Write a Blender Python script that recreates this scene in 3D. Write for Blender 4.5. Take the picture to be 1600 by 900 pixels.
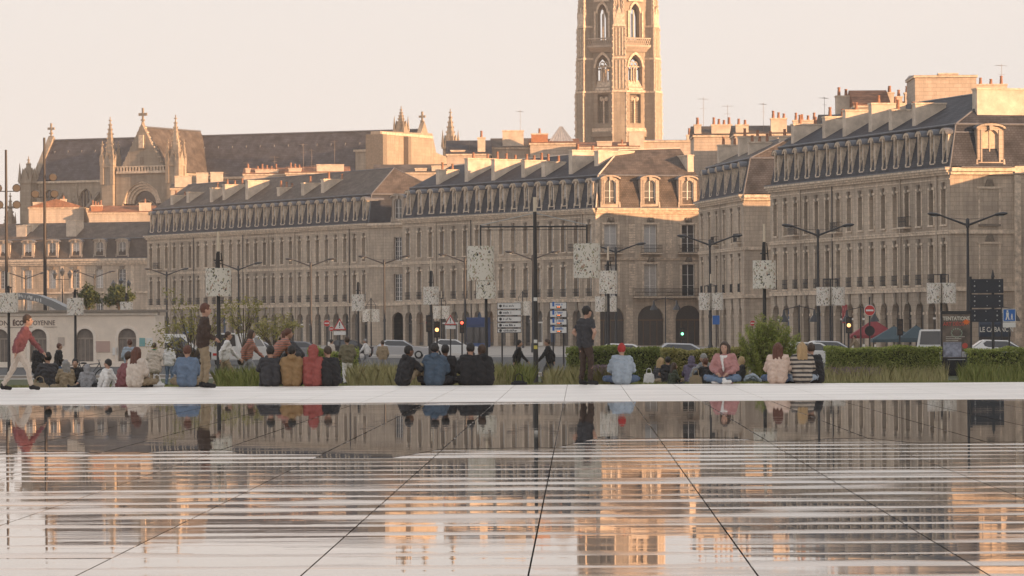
import bpy, bmesh, math, random
import numpy as np
from mathutils import Matrix, Vector
random.seed(7); rng = np.random.default_rng(7)
for o in list(bpy.data.objects): bpy.data.objects.remove(o, do_unlink=True)
scene = bpy.context.scene
col = scene.collection
sin, cos, pi, R = math.sin, math.cos, math.pi, math.radians

# ------------------------------------------------------------------ camera
F, CX, CY, H0 = 6500.0, 800.0, 512.6, 1.3
YAW, ROLL = math.atan(105/6500), math.atan(0.0058)
FWD = Vector((-sin(YAW), cos(YAW), 0)); RGT = Vector((cos(YAW), sin(YAW), 0)); UPZ = Vector((0, 0, 1))
CXA = RGT*cos(ROLL) - UPZ*sin(ROLL); CYA = RGT*sin(ROLL) + UPZ*cos(ROLL)
cam = bpy.data.cameras.new('camera'); camo = bpy.data.objects.new('camera', cam); col.objects.link(camo)
mw = Matrix.Identity(4)
for i in range(3):
    mw[i][0], mw[i][1], mw[i][2] = CXA[i], CYA[i], -FWD[i]
mw[2][3] = H0
camo.matrix_world = mw
cam.sensor_width = 36; cam.lens = F/1600*36; cam.shift_y = (CY-450)/1600
cam.clip_start = 0.5; cam.clip_end = 20000
scene.camera = camo
scene.render.resolution_x, scene.render.resolution_y = 1024, 576

# ------------------------------------------------------------------ light
SUN_AZ, SUN_EL = R(122), R(9.5)
world = bpy.data.worlds.new('World'); scene.world = world; world.use_nodes = True
wn = world.node_tree; wn.nodes.clear()
sky = wn.nodes.new('ShaderNodeTexSky'); sky.sky_type = 'NISHITA'; sky.sun_disc = False
sky.sun_elevation = SUN_EL; sky.sun_rotation = SUN_AZ; sky.dust_density = 6.0; sky.air_density = 1.0; sky.ozone_density = 1.0
mixw = wn.nodes.new('ShaderNodeMix'); mixw.data_type = 'RGBA'; mixw.inputs[0].default_value = 0.86
# thin pale evening overcast, even all round: peach near the horizon, greyer above, cooler overhead
wtc = wn.nodes.new('ShaderNodeTexCoord'); wsp = wn.nodes.new('ShaderNodeSeparateXYZ'); wn.links.new(wtc.outputs['Generated'], wsp.inputs[0])
wrp = wn.nodes.new('ShaderNodeValToRGB'); we = wrp.color_ramp.elements; we[0].position = 0.0; we[0].color = (.90,.795,.72,1); we[1].position = 1.0; we[1].color = (.66,.70,.76,1)
q = we.new(.03); q.color = (.885,.805,.745,1); q = we.new(.085); q.color = (.86,.81,.775,1); q = we.new(.3); q.color = (.82,.80,.79,1)
wsc = wn.nodes.new('ShaderNodeVectorMath'); wsc.operation = 'SCALE'; wsc.inputs['Scale'].default_value = 10.0
wn.links.new(wsp.outputs[2], wrp.inputs[0]); wn.links.new(wrp.outputs[0], wsc.inputs[0]); wn.links.new(wsc.outputs[0], mixw.inputs[7])
bg = wn.nodes.new('ShaderNodeBackground'); bg.inputs[1].default_value = 0.0585
wo = wn.nodes.new('ShaderNodeOutputWorld')
wn.links.new(sky.outputs[0], mixw.inputs[6]); wn.links.new(mixw.outputs[2], bg.inputs[0]); wn.links.new(bg.outputs[0], wo.inputs[0])
sl = bpy.data.lights.new('sun', 'SUN'); sl.energy = 5.0; sl.angle = R(0.6); sl.color = (1.0, 0.57, 0.29)
so = bpy.data.objects.new('sun', sl); col.objects.link(so)
sdir = Vector((sin(SUN_AZ)*cos(SUN_EL), cos(SUN_AZ)*cos(SUN_EL), sin(SUN_EL)))
so.rotation_euler = sdir.to_track_quat('Z', 'Y').to_euler(); so.location = (60, -40, 80)
vs = scene.view_settings; vs.view_transform = 'Standard'; vs.look = 'None'; vs.exposure = 1.02; vs.gamma = 1.0
vs.use_curve_mapping = False

# ------------------------------------------------------------------ pixel helpers (direction only; depth is given)
GZ = -1.0
def at(px, D, z=0.0):
    a = (D*(px-CX)/F + (z-H0)*sin(ROLL))/cos(ROLL)
    p = FWD*D + RGT*a
    return Vector((p.x, p.y, z))
def zpx(px, py, D):
    return H0 + cos(ROLL)*D*(CY-py)/F - sin(ROLL)*D*(px-CX)/F
def gz(y):
    if y < 95.6: return 0.0
    if y < 170: return -0.10 - 0.9*(y-95.6)/(170-95.6)
    return GZ

# ------------------------------------------------------------------ mesh helpers
class MB:
    def __init__(s): s.v = []; s.f = []; s.m = []; s.sm = []
    def add(s, vs_, fs, mat=0, smooth=False, M=None):
        n = len(s.v)
        if M is not None: vs_ = [tuple(M @ Vector(p)) for p in vs_]
        s.v.extend(tuple(p) for p in vs_)
        for f in fs:
            s.f.append(tuple(i+n for i in f)); s.m.append(mat); s.sm.append(smooth)
        return s
    def box(s, x0, x1, y0, y1, z0, z1, mat=0, M=None):
        v = [(x0,y0,z0),(x1,y0,z0),(x1,y1,z0),(x0,y1,z0),(x0,y0,z1),(x1,y0,z1),(x1,y1,z1),(x0,y1,z1)]
        return s.add(v, [(0,3,2,1),(4,5,6,7),(0,1,5,4),(1,2,6,5),(2,3,7,6),(3,0,4,7)], mat, False, M)
    def frus(s, x0, x1, y0, y1, z0, X0, X1, Y0, Y1, z1, mat=0, M=None):
        v = [(x0,y0,z0),(x1,y0,z0),(x1,y1,z0),(x0,y1,z0),(X0,Y0,z1),(X1,Y0,z1),(X1,Y1,z1),(X0,Y1,z1)]
        return s.add(v, [(0,3,2,1),(4,5,6,7),(0,1,5,4),(1,2,6,5),(2,3,7,6),(3,0,4,7)], mat, False, M)
    def prism_y(s, pts, y0, y1, mat=0, M=None, smooth=False):      # pts: (x,z) counter-clockwise seen from -y
        n = len(pts)
        v = [(p[0], y0, p[1]) for p in pts] + [(p[0], y1, p[1]) for p in pts]
        s.add(v, [tuple(range(n)), tuple(range(2*n-1, n-1, -1))], mat, False, M)
        return s.add(v, [((i+1) % n, i, i+n, (i+1) % n+n) for i in range(n)], mat, smooth, M)
    def prism_x(s, pts, x0, x1, mat=0, M=None):                    # pts: (y,z)
        n = len(pts)
        v = [(x0, p[0], p[1]) for p in pts] + [(x1, p[0], p[1]) for p in pts]
        return s.add(v, [tuple(range(n-1, -1, -1)), tuple(range(n, 2*n))] + [(i, (i+1) % n, (i+1) % n+n, i+n) for i in range(n)], mat, False, M)
    def prism_z(s, pts, z0, z1, mat=0, M=None):
        n = len(pts)
        v = [(p[0], p[1], z0) for p in pts] + [(p[0], p[1], z1) for p in pts]
        return s.add(v, [tuple(range(n-1, -1, -1)), tuple(range(n, 2*n))] + [(i, (i+1) % n, (i+1) % n+n, i+n) for i in range(n)], mat, False, M)
    def lathe(s, prof, n=12, mat=0, M=None, c=(0,0), smooth=True, caps=True):
        v = []; f = []
        for r, z in prof:
            for k in range(n):
                a = 2*pi*k/n; v.append((c[0]+r*cos(a), c[1]+r*sin(a), z))
        for j in range(len(prof)-1):
            for k in range(n):
                f.append((j*n+k, j*n+(k+1) % n, (j+1)*n+(k+1) % n, (j+1)*n+k))
        s.add(v, f, mat, smooth, M)
        if caps:
            b = len(prof)-1
            s.add(v[:n], [tuple(range(n-1, -1, -1))], mat, False, M); s.add(v[b*n:], [tuple(range(n))], mat, False, M)
        return s
    def tube(s, a, b, ra, rb=None, n=8, mat=0, caps=True):
        rb = ra if rb is None else rb
        a = Vector(a); b = Vector(b); d = b-a; L = d.length
        if L < 1e-6: return s
        M = Matrix.Translation(a) @ d.to_track_quat('Z', 'Y').to_matrix().to_4x4()
        return s.lathe([(ra, 0), (rb, L)], n, mat, M, caps=caps)
    def ball(s, c, r, n=8, mat=0, sc=(1,1,1)):
        m = max(4, n//2+1)
        pr = [(max(1e-4, sin(pi*i/m)), -cos(pi*i/m)) for i in range(m+1)]
        M = Matrix.Translation(Vector(c)) @ Matrix.Diagonal((r*sc[0], r*sc[1], r*sc[2], 1))
        return s.lathe(pr, n, mat, M, caps=False)
    def mesh(s, name, mats):
        me = bpy.data.meshes.new(name); me.from_pydata(s.v, [], s.f)
        for m in (mats if isinstance(mats, (list, tuple)) else [mats]): me.materials.append(m)
        if s.f:
            me.polygons.foreach_set('material_index', s.m); me.polygons.foreach_set('use_smooth', s.sm)
        me.update(); return me
    def build(s, name, mats, parent=None, loc=None, rz=None):
        return put(name, s.mesh(name, mats), parent, loc, rz)
def put(name, me, parent=None, loc=None, rz=None):
    o = bpy.data.objects.new(name, me); col.objects.link(o)
    if parent is not None: o.parent = parent
    if loc is not None: o.location = loc
    if rz is not None: o.rotation_euler = (0, 0, rz)
    return o
def tag(o, label, cat, group=None):
    o['label'] = label; o['category'] = cat
    if group: o['group'] = group
    return o
def struct(o): o['kind'] = 'structure'; return o
def stuff(o): o['kind'] = 'stuff'; return o
def thing(name, label, cat, loc=(0,0,0), rz=0.0, group=None):
    o = bpy.data.objects.new(name, None); col.objects.link(o); o.empty_display_size = 0.3
    o.location = loc; o.rotation_euler = (0, 0, rz)
    return tag(o, label, cat, group)
def npmesh(name, verts, quads, mat):
    me = bpy.data.meshes.new(name); nv, nq = len(verts), len(quads); k = quads.shape[1]
    me.vertices.add(nv); me.vertices.foreach_set('co', np.asarray(verts, np.float32).ravel())
    me.loops.add(nq*k); me.loops.foreach_set('vertex_index', np.asarray(quads, np.int32).ravel())
    me.polygons.add(nq); me.polygons.foreach_set('loop_start', np.arange(0, nq*k, k, dtype=np.int32))
    for m in (mat if isinstance(mat, list) else [mat]): me.materials.append(m)
    me.update(calc_edges=True); return me
def text_mesh(s, size, mat, ext=0.01, bold=0.0):
    c = bpy.data.curves.new('lettering', 'FONT'); c.body = s; c.size = size; c.extrude = ext; c.offset = bold
    c.align_x = 'CENTER'; c.align_y = 'CENTER'; c.resolution_u = 2
    o = bpy.data.objects.new('lettering', c); col.objects.link(o)
    me = bpy.data.meshes.new_from_object(o.evaluated_get(bpy.context.evaluated_depsgraph_get()))
    bpy.data.objects.remove(o); bpy.data.curves.remove(c)
    me.materials.clear(); me.materials.append(mat); return me
def put_text(s, size, mat, parent, loc, bold=0.0, name='lettering', sx=1.0, rz=0.0):
    o = put(name, text_mesh(s, size, mat, 0.006, bold), parent, loc)
    o.rotation_euler = (pi/2, 0, rz); o.scale = (sx, 1, 1); return o

# ------------------------------------------------------------------ materials
MATS = {}
def mat(name, base=(.5,.5,.5), rough=.6, metal=0.0, var=0.0, scale=3.0, bump=0.0, bscale=30.0, emit=None, spec=None, stretch=(1,1,1), trans=0.0):
    if name in MATS: return MATS[name]
    m = bpy.data.materials.new(name); m.use_nodes = True; nt = m.node_tree; N = nt.nodes; L = nt.links
    b = N['Principled BSDF']; b.inputs['Base Color'].default_value = (*base, 1); b.inputs['Roughness'].default_value = rough
    b.inputs['Metallic'].default_value = metal
    if spec is not None: b.inputs['Specular IOR Level'].default_value = spec
    if emit: b.inputs['Emission Color'].default_value = (*emit[0], 1); b.inputs['Emission Strength'].default_value = emit[1]
    tc = N.new('ShaderNodeTexCoord')
    mp = N.new('ShaderNodeMapping'); mp.inputs['Scale'].default_value = stretch; L.new(tc.outputs['Object'], mp.inputs[0])
    if var > 0:
        n = N.new('ShaderNodeTexNoise'); n.inputs['Scale'].default_value = scale; n.inputs['Detail'].default_value = 6; n.inputs['Roughness'].default_value = .65
        L.new(mp.outputs[0], n.inputs[0])
        r = N.new('ShaderNodeMapRange'); r.inputs[1].default_value = .3; r.inputs[2].default_value = .7
        r.inputs[3].default_value = 1-var; r.inputs[4].default_value = 1+var
        L.new(n.outputs[0], r.inputs[0])
        mx = N.new('ShaderNodeVectorMath'); mx.operation = 'SCALE'; mx.inputs[0].default_value = base
        L.new(r.outputs[0], mx.inputs['Scale']); L.new(mx.outputs[0], b.inputs['Base Color'])
    if bump > 0:
        n2 = N.new('ShaderNodeTexNoise'); n2.inputs['Scale'].default_value = bscale; n2.inputs['Detail'].default_value = 4
        L.new(mp.outputs[0], n2.inputs[0])
        bp = N.new('ShaderNodeBump'); bp.inputs['Strength'].default_value = bump; bp.inputs['Distance'].default_value = .05
        L.new(n2.outputs[0], bp.inputs['Height']); L.new(bp.outputs[0], b.inputs['Normal'])
    MATS[name] = m; return m

def stone_mat(name, c1, c2, grime, row=.42, bw=.95, amount=.68):
    m = bpy.data.materials.new(name); m.use_nodes = True; nt = m.node_tree; N = nt.nodes; L = nt.links
    b = N['Principled BSDF']; b.inputs['Roughness'].default_value = .88; b.inputs['Specular IOR Level'].default_value = .25
    tc = N.new('ShaderNodeTexCoord'); sp = N.new('ShaderNodeSeparateXYZ'); L.new(tc.outputs['Object'], sp.inputs[0])
    ad = N.new('ShaderNodeMath'); L.new(sp.outputs[0], ad.inputs[0]); L.new(sp.outputs[1], ad.inputs[1])
    cb = N.new('ShaderNodeCombineXYZ'); L.new(ad.outputs[0], cb.inputs[0]); L.new(sp.outputs[2], cb.inputs[1])
    br = N.new('ShaderNodeTexBrick'); br.inputs['Scale'].default_value = 1; br.inputs['Brick Width'].default_value = bw; br.inputs['Row Height'].default_value = row
    br.inputs['Mortar Size'].default_value = .018; br.inputs['Mortar Smooth'].default_value = .4; br.inputs['Bias'].default_value = -.1
    br.inputs['Color1'].default_value = (*c1, 1); br.inputs['Color2'].default_value = (*c2, 1); br.inputs['Mortar'].default_value = (*[x*.55 for x in c1], 1)
    L.new(cb.outputs[0], br.inputs[0])
    def noise(scale, stretch, detail=6):
        mp = N.new('ShaderNodeMapping'); mp.inputs['Scale'].default_value = stretch; L.new(cb.outputs[0], mp.inputs[0])
        n = N.new('ShaderNodeTexNoise'); n.inputs['Scale'].default_value = scale; n.inputs['Detail'].default_value = detail; n.inputs['Roughness'].default_value = .65
        L.new(mp.outputs[0], n.inputs[0]); return n.outputs[0]
    def rng_(x, a, b_, lo, hi):
        r = N.new('ShaderNodeMapRange'); r.inputs[1].default_value = a; r.inputs[2].default_value = b_; r.inputs[3].default_value = lo; r.inputs[4].default_value = hi
        L.new(x, r.inputs[0]); return r.outputs[0]
    st = rng_(noise(1.0, (1.6, .14, 1)), .40, .68, 0, amount)       # rain streaks
    bl = rng_(noise(.35, (1, 1, 1)), .42, .70, 0, amount*.7)        # broad soot
    mx1 = N.new('ShaderNodeMix'); mx1.data_type = 'RGBA'; L.new(st, mx1.inputs[0]); L.new(br.outputs[0], mx1.inputs[6]); mx1.inputs[7].default_value = (*grime, 1)
    mx2 = N.new('ShaderNodeMix'); mx2.data_type = 'RGBA'; L.new(bl, mx2.inputs[0]); L.new(mx1.outputs[2], mx2.inputs[6]); mx2.inputs[7].default_value = (*[g*1.15 for g in grime], 1)
    dv_ = N.new('ShaderNodeMath'); dv_.operation = 'DIVIDE'; dv_.inputs[1].default_value = 9.4; L.new(ad.outputs[0], dv_.inputs[0]); fl = N.new('ShaderNodeMath'); fl.operation = 'FLOOR'; L.new(dv_.outputs[0], fl.inputs[0])
    wn_ = N.new('ShaderNodeTexWhiteNoise'); wn_.noise_dimensions = '1D'; L.new(fl.outputs[0], wn_.inputs['W'])                # cleaned and uncleaned houses along the terrace
    tone = N.new('ShaderNodeVectorMath'); tone.operation = 'SCALE'; L.new(mx2.outputs[2], tone.inputs[0]); L.new(rng_(wn_.outputs[0], 0, 1, .80, 1.12), tone.inputs['Scale'])
    L.new(tone.outputs[0], b.inputs['Base Color'])
    bp = N.new('ShaderNodeBump'); bp.inputs['Strength'].default_value = .5; bp.inputs['Distance'].default_value = .03
    sm = N.new('ShaderNodeMath'); L.new(noise(9, (1,1,1)), sm.inputs[0]); iv = N.new('ShaderNodeMath'); iv.operation = 'MULTIPLY'; iv.inputs[1].default_value = -1.0
    L.new(br.outputs['Fac'], iv.inputs[0]); L.new(iv.outputs[0], sm.inputs[1]); L.new(sm.outputs[0], bp.inputs['Height']); L.new(bp.outputs[0], b.inputs['Normal'])
    MATS[name] = m; return m

STONE = stone_mat('limestone', (.57,.465,.36), (.47,.38,.295), (.22,.18,.145))
STONE2 = stone_mat('limestone_pale', (.57,.475,.39), (.50,.415,.335), (.27,.225,.185), amount=.45)
STONE3 = stone_mat('limestone_church', (.43,.36,.285), (.36,.30,.235), (.19,.16,.13), row=.6, bw=1.3, amount=.6)
TRIM = mat('stone_trim', (.57,.465,.36), .85, var=.42, scale=2.2, bump=.3, bscale=8)
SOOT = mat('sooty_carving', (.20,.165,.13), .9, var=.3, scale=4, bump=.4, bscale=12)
RENDERW = mat('chimney_render', (.56,.47,.38), .9, var=.28, scale=.8, bump=.3, bscale=10)
BRICKR = mat('red_brick', (.36,.16,.085), .9, var=.25, scale=3, bump=.3, bscale=12)
POT = mat('terracotta_pot', (.29,.145,.09), .8, var=.3, scale=3)
def roofmat(name, base, row, bw, rough=.55):
    m = bpy.data.materials.new(name); m.use_nodes = True; nt = m.node_tree; N = nt.nodes; L = nt.links
    b = N['Principled BSDF']; b.inputs['Roughness'].default_value = rough; b.inputs['Specular IOR Level'].default_value = .15
    tc = N.new('ShaderNodeTexCoord'); sp = N.new('ShaderNodeSeparateXYZ'); L.new(tc.outputs['Object'], sp.inputs[0])
    ad = N.new('ShaderNodeMath'); L.new(sp.outputs[0], ad.inputs[0]); L.new(sp.outputs[1], ad.inputs[1])
    cb = N.new('ShaderNodeCombineXYZ'); L.new(ad.outputs[0], cb.inputs[0]); L.new(sp.outputs[2], cb.inputs[1])
    br = N.new('ShaderNodeTexBrick'); br.inputs['Scale'].default_value = 1; br.inputs['Brick Width'].default_value = bw; br.inputs['Row Height'].default_value = row
    br.inputs['Mortar Size'].default_value = .02; br.inputs['Color1'].default_value = (*base, 1); br.inputs['Color2'].default_value = (*[x*1.45 for x in base], 1)
    br.inputs['Mortar'].default_value = (*[x*.5 for x in base], 1); L.new(cb.outputs[0], br.inputs[0])
    n = N.new('ShaderNodeTexNoise'); n.inputs['Scale'].default_value = .7; n.inputs['Detail'].default_value = 7; L.new(tc.outputs['Object'], n.inputs[0])
    r = N.new('ShaderNodeMapRange'); r.inputs[1].default_value = .3; r.inputs[2].default_value = .7; r.inputs[3].default_value = .65; r.inputs[4].default_value = 1.5; L.new(n.outputs[0], r.inputs[0])
    vm = N.new('ShaderNodeVectorMath'); vm.operation = 'SCALE'; L.new(br.outputs[0], vm.inputs[0]); L.new(r.outputs[0], vm.inputs['Scale']); L.new(vm.outputs[0], b.inputs['Base Color'])
    bp = N.new('ShaderNodeBump'); bp.inputs['Strength'].default_value = .4; bp.inputs['Distance'].default_value = .02; L.new(br.outputs['Fac'], bp.inputs['Height']); bp.invert = True; L.new(bp.outputs[0], b.inputs['Normal'])
    MATS[name] = m; return m
SLATE = roofmat('slate', (.040,.042,.050), .22, .35, .7)
SLATEC = roofmat('slate_church', (.052,.051,.058), .35, .6, .6)
SLATEW = roofmat('slate_weathered', (.085,.07,.06), .22, .35, .7)
TILE = roofmat('roof_tile', (.21,.105,.065), .3, .25, .85)
LEAD = mat('lead_sheet', (.11,.115,.13), .6, var=.3, scale=3, bump=.2, bscale=6)
ZINC = mat('zinc_roof', (.36,.36,.37), .45, metal=.3, var=.2, scale=2)
IRON = mat('wrought_iron', (.022,.021,.022), .55)
POLE = mat('dark_pole_paint', (.028,.028,.031), .45, var=.15, scale=5)
PIPE = mat('downpipe', (.40,.33,.26), .6, var=.2)
WOODW = mat('white_joinery', (.74,.71,.67), .55, var=.1)
GLASS = mat('window_glass', (.035,.036,.04), .06, spec=.8)
CURT = mat('curtain_sky_glass', (.46,.43,.40), .12, var=.18, scale=2.5, spec=.7)  # pale curtains; some panes stand in for sky reflected in the glass
CURT2 = mat('mid_grey_glass', (.15,.14,.13), .08, var=.3, scale=2.0, spec=.8)  # mid-grey tone between the clear and the curtained panes
SHUT = mat('grey_shutter', (.45,.44,.43), .6, var=.1, bump=.3, bscale=20, stretch=(.2,.2,3))
DARKSHOP = mat('dark_shopfront', (.075,.065,.058), .3, var=.2)
WHITE = mat('white_paint', (.72,.70,.67), .5, var=.05)
RED = mat('sign_red', (.50,.035,.03), .4)
BLUE = mat('sign_blue', (.025,.13,.42), .4)
NAVY = mat('panel_navy', (.016,.021,.032), .42, var=.1)
BLACK = mat('black_paint', (.015,.015,.017), .4)
ORANGE = mat('sign_orange', (.75,.20,.05), .5)
STEEL = mat('brushed_steel', (.45,.45,.44), .35, metal=.9)
TYRE = mat('tyre_rubber', (.018,.018,.018), .85)
# ------------------------------------------------------------------ ground, road, lawn, pool
def strip(name, x0, x1, ys, dz, m, kind='structure', xs=2):
    v = []; f = []
    for y in ys:
        for i in range(xs): v.append((x0+(x1-x0)*i/(xs-1), y, gz(y)+dz))
    for j in range(len(ys)-1):
        for i in range(xs-1):
            a = j*xs+i; f.append((a, a+1, a+1+xs, a+xs))
    mb = MB(); mb.add(v, f); o = mb.build(name, m); o['kind'] = kind; return o
PAVE = mat('pavement_stone', (.30,.265,.23), .8, var=.2, scale=.8, bump=.2, bscale=4)
ASPH = mat('asphalt', (.055,.053,.052), .85, var=.25, scale=1.2, bump=.3, bscale=20)
LAWN = mat('lawn_soil', (.062,.072,.026), .95, var=.4, scale=1.5, bump=.5, bscale=12)
mb = MB()
prof = [(-400,-.6),(95.7,-.6),(95.7,-.11),(170,-1.0),(900,-1.0),(6000,-1.0)]
mb.add([(x, y, z) for y, z in prof for x in (-3000, 3000)], [(2*i, 2*i+1, 2*i+3, 2*i+2) for i in range(len(prof)-1)])
struct(mb.build('ground', PAVE))
strip('lawn', -60, 70, [96.2, 120, 150, 170, 196], .006, LAWN)
strip('road', -300, 200, [205, 330], .006, ASPH)
strip('tram_lane', -300, 200, [338, 352], .006, mat('tram_paving', (.20,.18,.16), .8, var=.2))
mb = MB(); mb.box(-300, 200, 201.5, 205, -1.0, -.88); struct(mb.build('kerb', PAVE))

# wet granite slabs
def granite(name, film):
    m = bpy.data.materials.new(name); m.use_nodes = True; nt = m.node_tree; N = nt.nodes; L = nt.links
    b = N['Principled BSDF']; b.inputs['IOR'].default_value = 1.5
    g = N.new('ShaderNodeNewGeometry')
    def noise(sc, st, det=4):
        mp = N.new('ShaderNodeMapping'); mp.inputs['Scale'].default_value = st; L.new(g.outputs['Position'], mp.inputs[0])
        n = N.new('ShaderNodeTexNoise'); n.inputs['Scale'].default_value = sc; n.inputs['Detail'].default_value = det; L.new(mp.outputs[0], n.inputs[0]); return n.outputs[0]
    def mr(x, a, c, lo, hi):
        r = N.new('ShaderNodeMapRange'); r.inputs[1].default_value = a; r.inputs[2].default_value = c; r.inputs[3].default_value = lo; r.inputs[4].default_value = hi; L.new(x, r.inputs[0]); return r.outputs[0]
    n1 = noise(1.0, (.55, 1.1, 1)); n2 = noise(6, (1, 1, 1), 6)
    cr = N.new('ShaderNodeMix'); cr.data_type = 'RGBA'; L.new(mr(n2 if film != 'dry' else noise(.6, (.5, 1.2, 1), 9), .35, .65, 0, 1), cr.inputs[0])
    if film == 'wet':
        cr.inputs[6].default_value = (.09,.082,.074,1); cr.inputs[7].default_value = (.17,.155,.14,1)
        L.new(mr(noise(1.0, (.30, .62, 1), 6), .50, .68, .010, .085), b.inputs['Roughness'])
        sx = N.new('ShaderNodeSeparateXYZ'); L.new(g.outputs['Position'], sx.inputs[0])
        def mth(op, a, b_): 
            q = N.new('ShaderNodeMath'); q.operation = op
            for k_, v_ in enumerate((a, b_)):
                if isinstance(v_, (int, float)): q.inputs[k_].default_value = v_
                else: L.new(v_, q.inputs[k_])
            return q.outputs[0]
        fr = mth('FRACT', mth('DIVIDE', mth('SUBTRACT', sx.outputs[1], -.25), 1.2), 0)          # 0 at the cross joint, rising away from it
        band = mr(fr, .0, .55, .13, -.05)
        msk = mr(mth('ADD', mth('ADD', mth('MULTIPLY', noise(1.0, (.5, 1.1, 1), 9), .55), mth('MULTIPLY', noise(1.0, (.16, .22, 1), 4), .5)), band), .52, .66, 0, 1)                # damp, barely wetted stone along the joints, paled to imitate reflected sky
        rg = mth('ADD', mth('MULTIPLY', msk, .24), mr(noise(1.0, (.30, .62, 1), 6), .50, .68, .008, .05)); L.new(rg, b.inputs['Roughness'])
        c3 = N.new('ShaderNodeMix'); c3.data_type = 'RGBA'; L.new(msk, c3.inputs[0]); L.new(cr.outputs[2], c3.inputs[6]); c3.inputs[7].default_value = (.46,.42,.385,1)
        h = mth('ADD', noise(1.0, (.45, 1.5, 1), 5), mth('MULTIPLY', mth('MULTIPLY', noise(30, (1, 1, 1), 3), msk), .5)); bs, bd = .10, .012
    elif film == 'water':
        cr.inputs[6].default_value = (.035,.033,.03,1); cr.inputs[7].default_value = (.05,.047,.043,1); b.inputs['IOR'].default_value = 1.36
        L.new(mr(n1, .5, .75, .004, .05), b.inputs['Roughness'])
        h = noise(.8, (.35, 1.6, 1), 3); bs, bd = .05, .010
    else:
        cr.inputs[6].default_value = (.62,.565,.515,1); cr.inputs[7].default_value = (.84,.78,.72,1)
        L.new(mr(n1, .3, .7, .34, .50), b.inputs['Roughness'])
        h = noise(14, (1, 1, 1), 4); bs, bd = .25, .01
    L.new((c3 if film == 'wet' else cr).outputs[2], b.inputs['Base Color'])
    bp = N.new('ShaderNodeBump'); bp.inputs['Strength'].default_value = bs; bp.inputs['Distance'].default_value = bd; L.new(h, bp.inputs['Height']); L.new(bp.outputs[0], b.inputs['Normal'])
    MATS[name] = m; return m
WET = granite('wet_granite', 'wet'); WATER = granite('water_film', 'water'); DRY = granite('dry_granite', 'dry')
pool = MB(); pool.box(-42, 42, -80, 95.5, -.62, -.055); pool = struct(pool.build('pool_floor', mat('joint_dark', (.05,.045,.04), .8)))  # dark base showing in the open joints between slabs
SL, GAP = 1.2, .010
def slab_mesh(k):
    r = random.Random(k); mb = MB(); h = SL/2-GAP/2
    tx, ty = r.uniform(-.0004, .0004), r.uniform(-.0009, .0009)
    dome = r.choice([0,.0002,.0005,.0009]); e0 = r.choice([0,0,.0002,.0007]); e1 = r.choice([0,0,.0002,.0007])
    ys = [-h, -.56, -.46, -.30, -.1, .1, .30, .46, .56, h]
    pr = [-dome-e0, -dome*1.0, -dome*.35, 0, 0, 0, 0, -dome*.15, -dome*.4, -dome*.4-e1]
    v = []
    for y, z in zip(ys, pr):
        for x in (-h, h): v.append((x, y, z + tx*x + ty*y))
    n = len(ys)
    mb.add(v, [(2*i, 2*i+1, 2*i+3, 2*i+2) for i in range(n-1)], 0, True)
    b = -.05  # dark inner box added among the twigs to block light
    c = [(-h,-h,b),(h,-h,b),(h,h,b),(-h,h,b), v[0], v[1], v[2*n-1], v[2*n-2]]
    mb.add(c, [(0,1,5,4),(1,2,6,5),(2,3,7,6),(3,0,4,7)], 0, False)
    return mb
SLABS = [slab_mesh(k) for k in range(24)]
slab_me = [s.mesh('granite_slab', WET) for s in SLABS]
X0 = -0.905+0.03     # a seam runs below the camera a little right of the axis
cand = []
for j in range(14, 74):
    y = j*SL+.35
    for i in range(-26, 27):
        x = X0+i*SL
        u = (x+0.0162*0)/y
        if abs(x/y - 0.0 + .0162) < .128+1.4/y: cand.append((y, x, i, j))
cand.sort()
far = MB(); nn = 0
for y, x, i, j in cand:
    k = (i*7+j*13+(i*j) % 5) % 24
    if y < 47 and nn < 300:
        o = put('granite_slab', slab_me[k], pool, (x, y, 0)); nn += 1
    elif y < 73.5:
        far.add([(p[0]+x, p[1]+y, p[2]) for p in SLABS[k].v], SLABS[k].f, 0, True)
stuff(far.build('granite_slab_field', WET, pool))
# water lying deeper over the middle of the basin
ny = 90; mb = MB(); rr = random.Random(3)
top = []; bot = []
for i in range(ny+1):
    x = -40+80*i/ny
    bot.append((x, 45.5+2.6*sin(x*.42+.6)+1.5*sin(x*1.1+1)+.8*sin(x*2.7)+rr.uniform(-.8,.8), .0025)); top.append((x, 71.5+x*.05+.7*sin(x*.5)+rr.uniform(-.25,.25), .0025))
edge = lambda L_, x: L_[min(ny-1, max(0, int((x+40)/80*ny)))]
for i in range(-32, 33):
    xa, xb = X0+(i-.5)*SL+.011, X0+(i+.5)*SL-.011
    if xa < -39 or xb > 39: continue
    xs = [xa, xa+SL/3, xb-SL/3, xb]; q = [(x, edge(bot, x)[1], .0025) for x in xs]+[(x, edge(top, x)[1], .0025) for x in xs]
    mb.add(q, [(k, k+1, k+5, k+4) for k in range(3)])
struct(mb.build('water', WATER))
# dry pale rim of the basin: big stones
rim = MB(); rim.box(-42, 42, 73.2, 95.5, -.6, -.03); rim = struct(rim.build('pool_rim', DRY))
mb = MB(); mb.box(-SL/2+.006, SL/2-.006, -SL/2+.006, SL/2-.006, -.03, 0)
rm = mb.mesh('rim_stone', DRY); nr = 0; rest = MB()
for j in range(18):
    y = 73.9+j*SL
    for i in range(-16, 18):
        x = X0+i*SL
        if abs(x/y+.0162) > .14: continue
        if j in (0, 16, 17) : put('rim_stone', rm, rim, (x, y, .002)); nr += 1
        else: rest.add([(p[0]+x, p[1]+y, p[2]) for p in mb.v], mb.f)
stuff(rest.build('rim_stone_field', DRY, rim))
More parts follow.
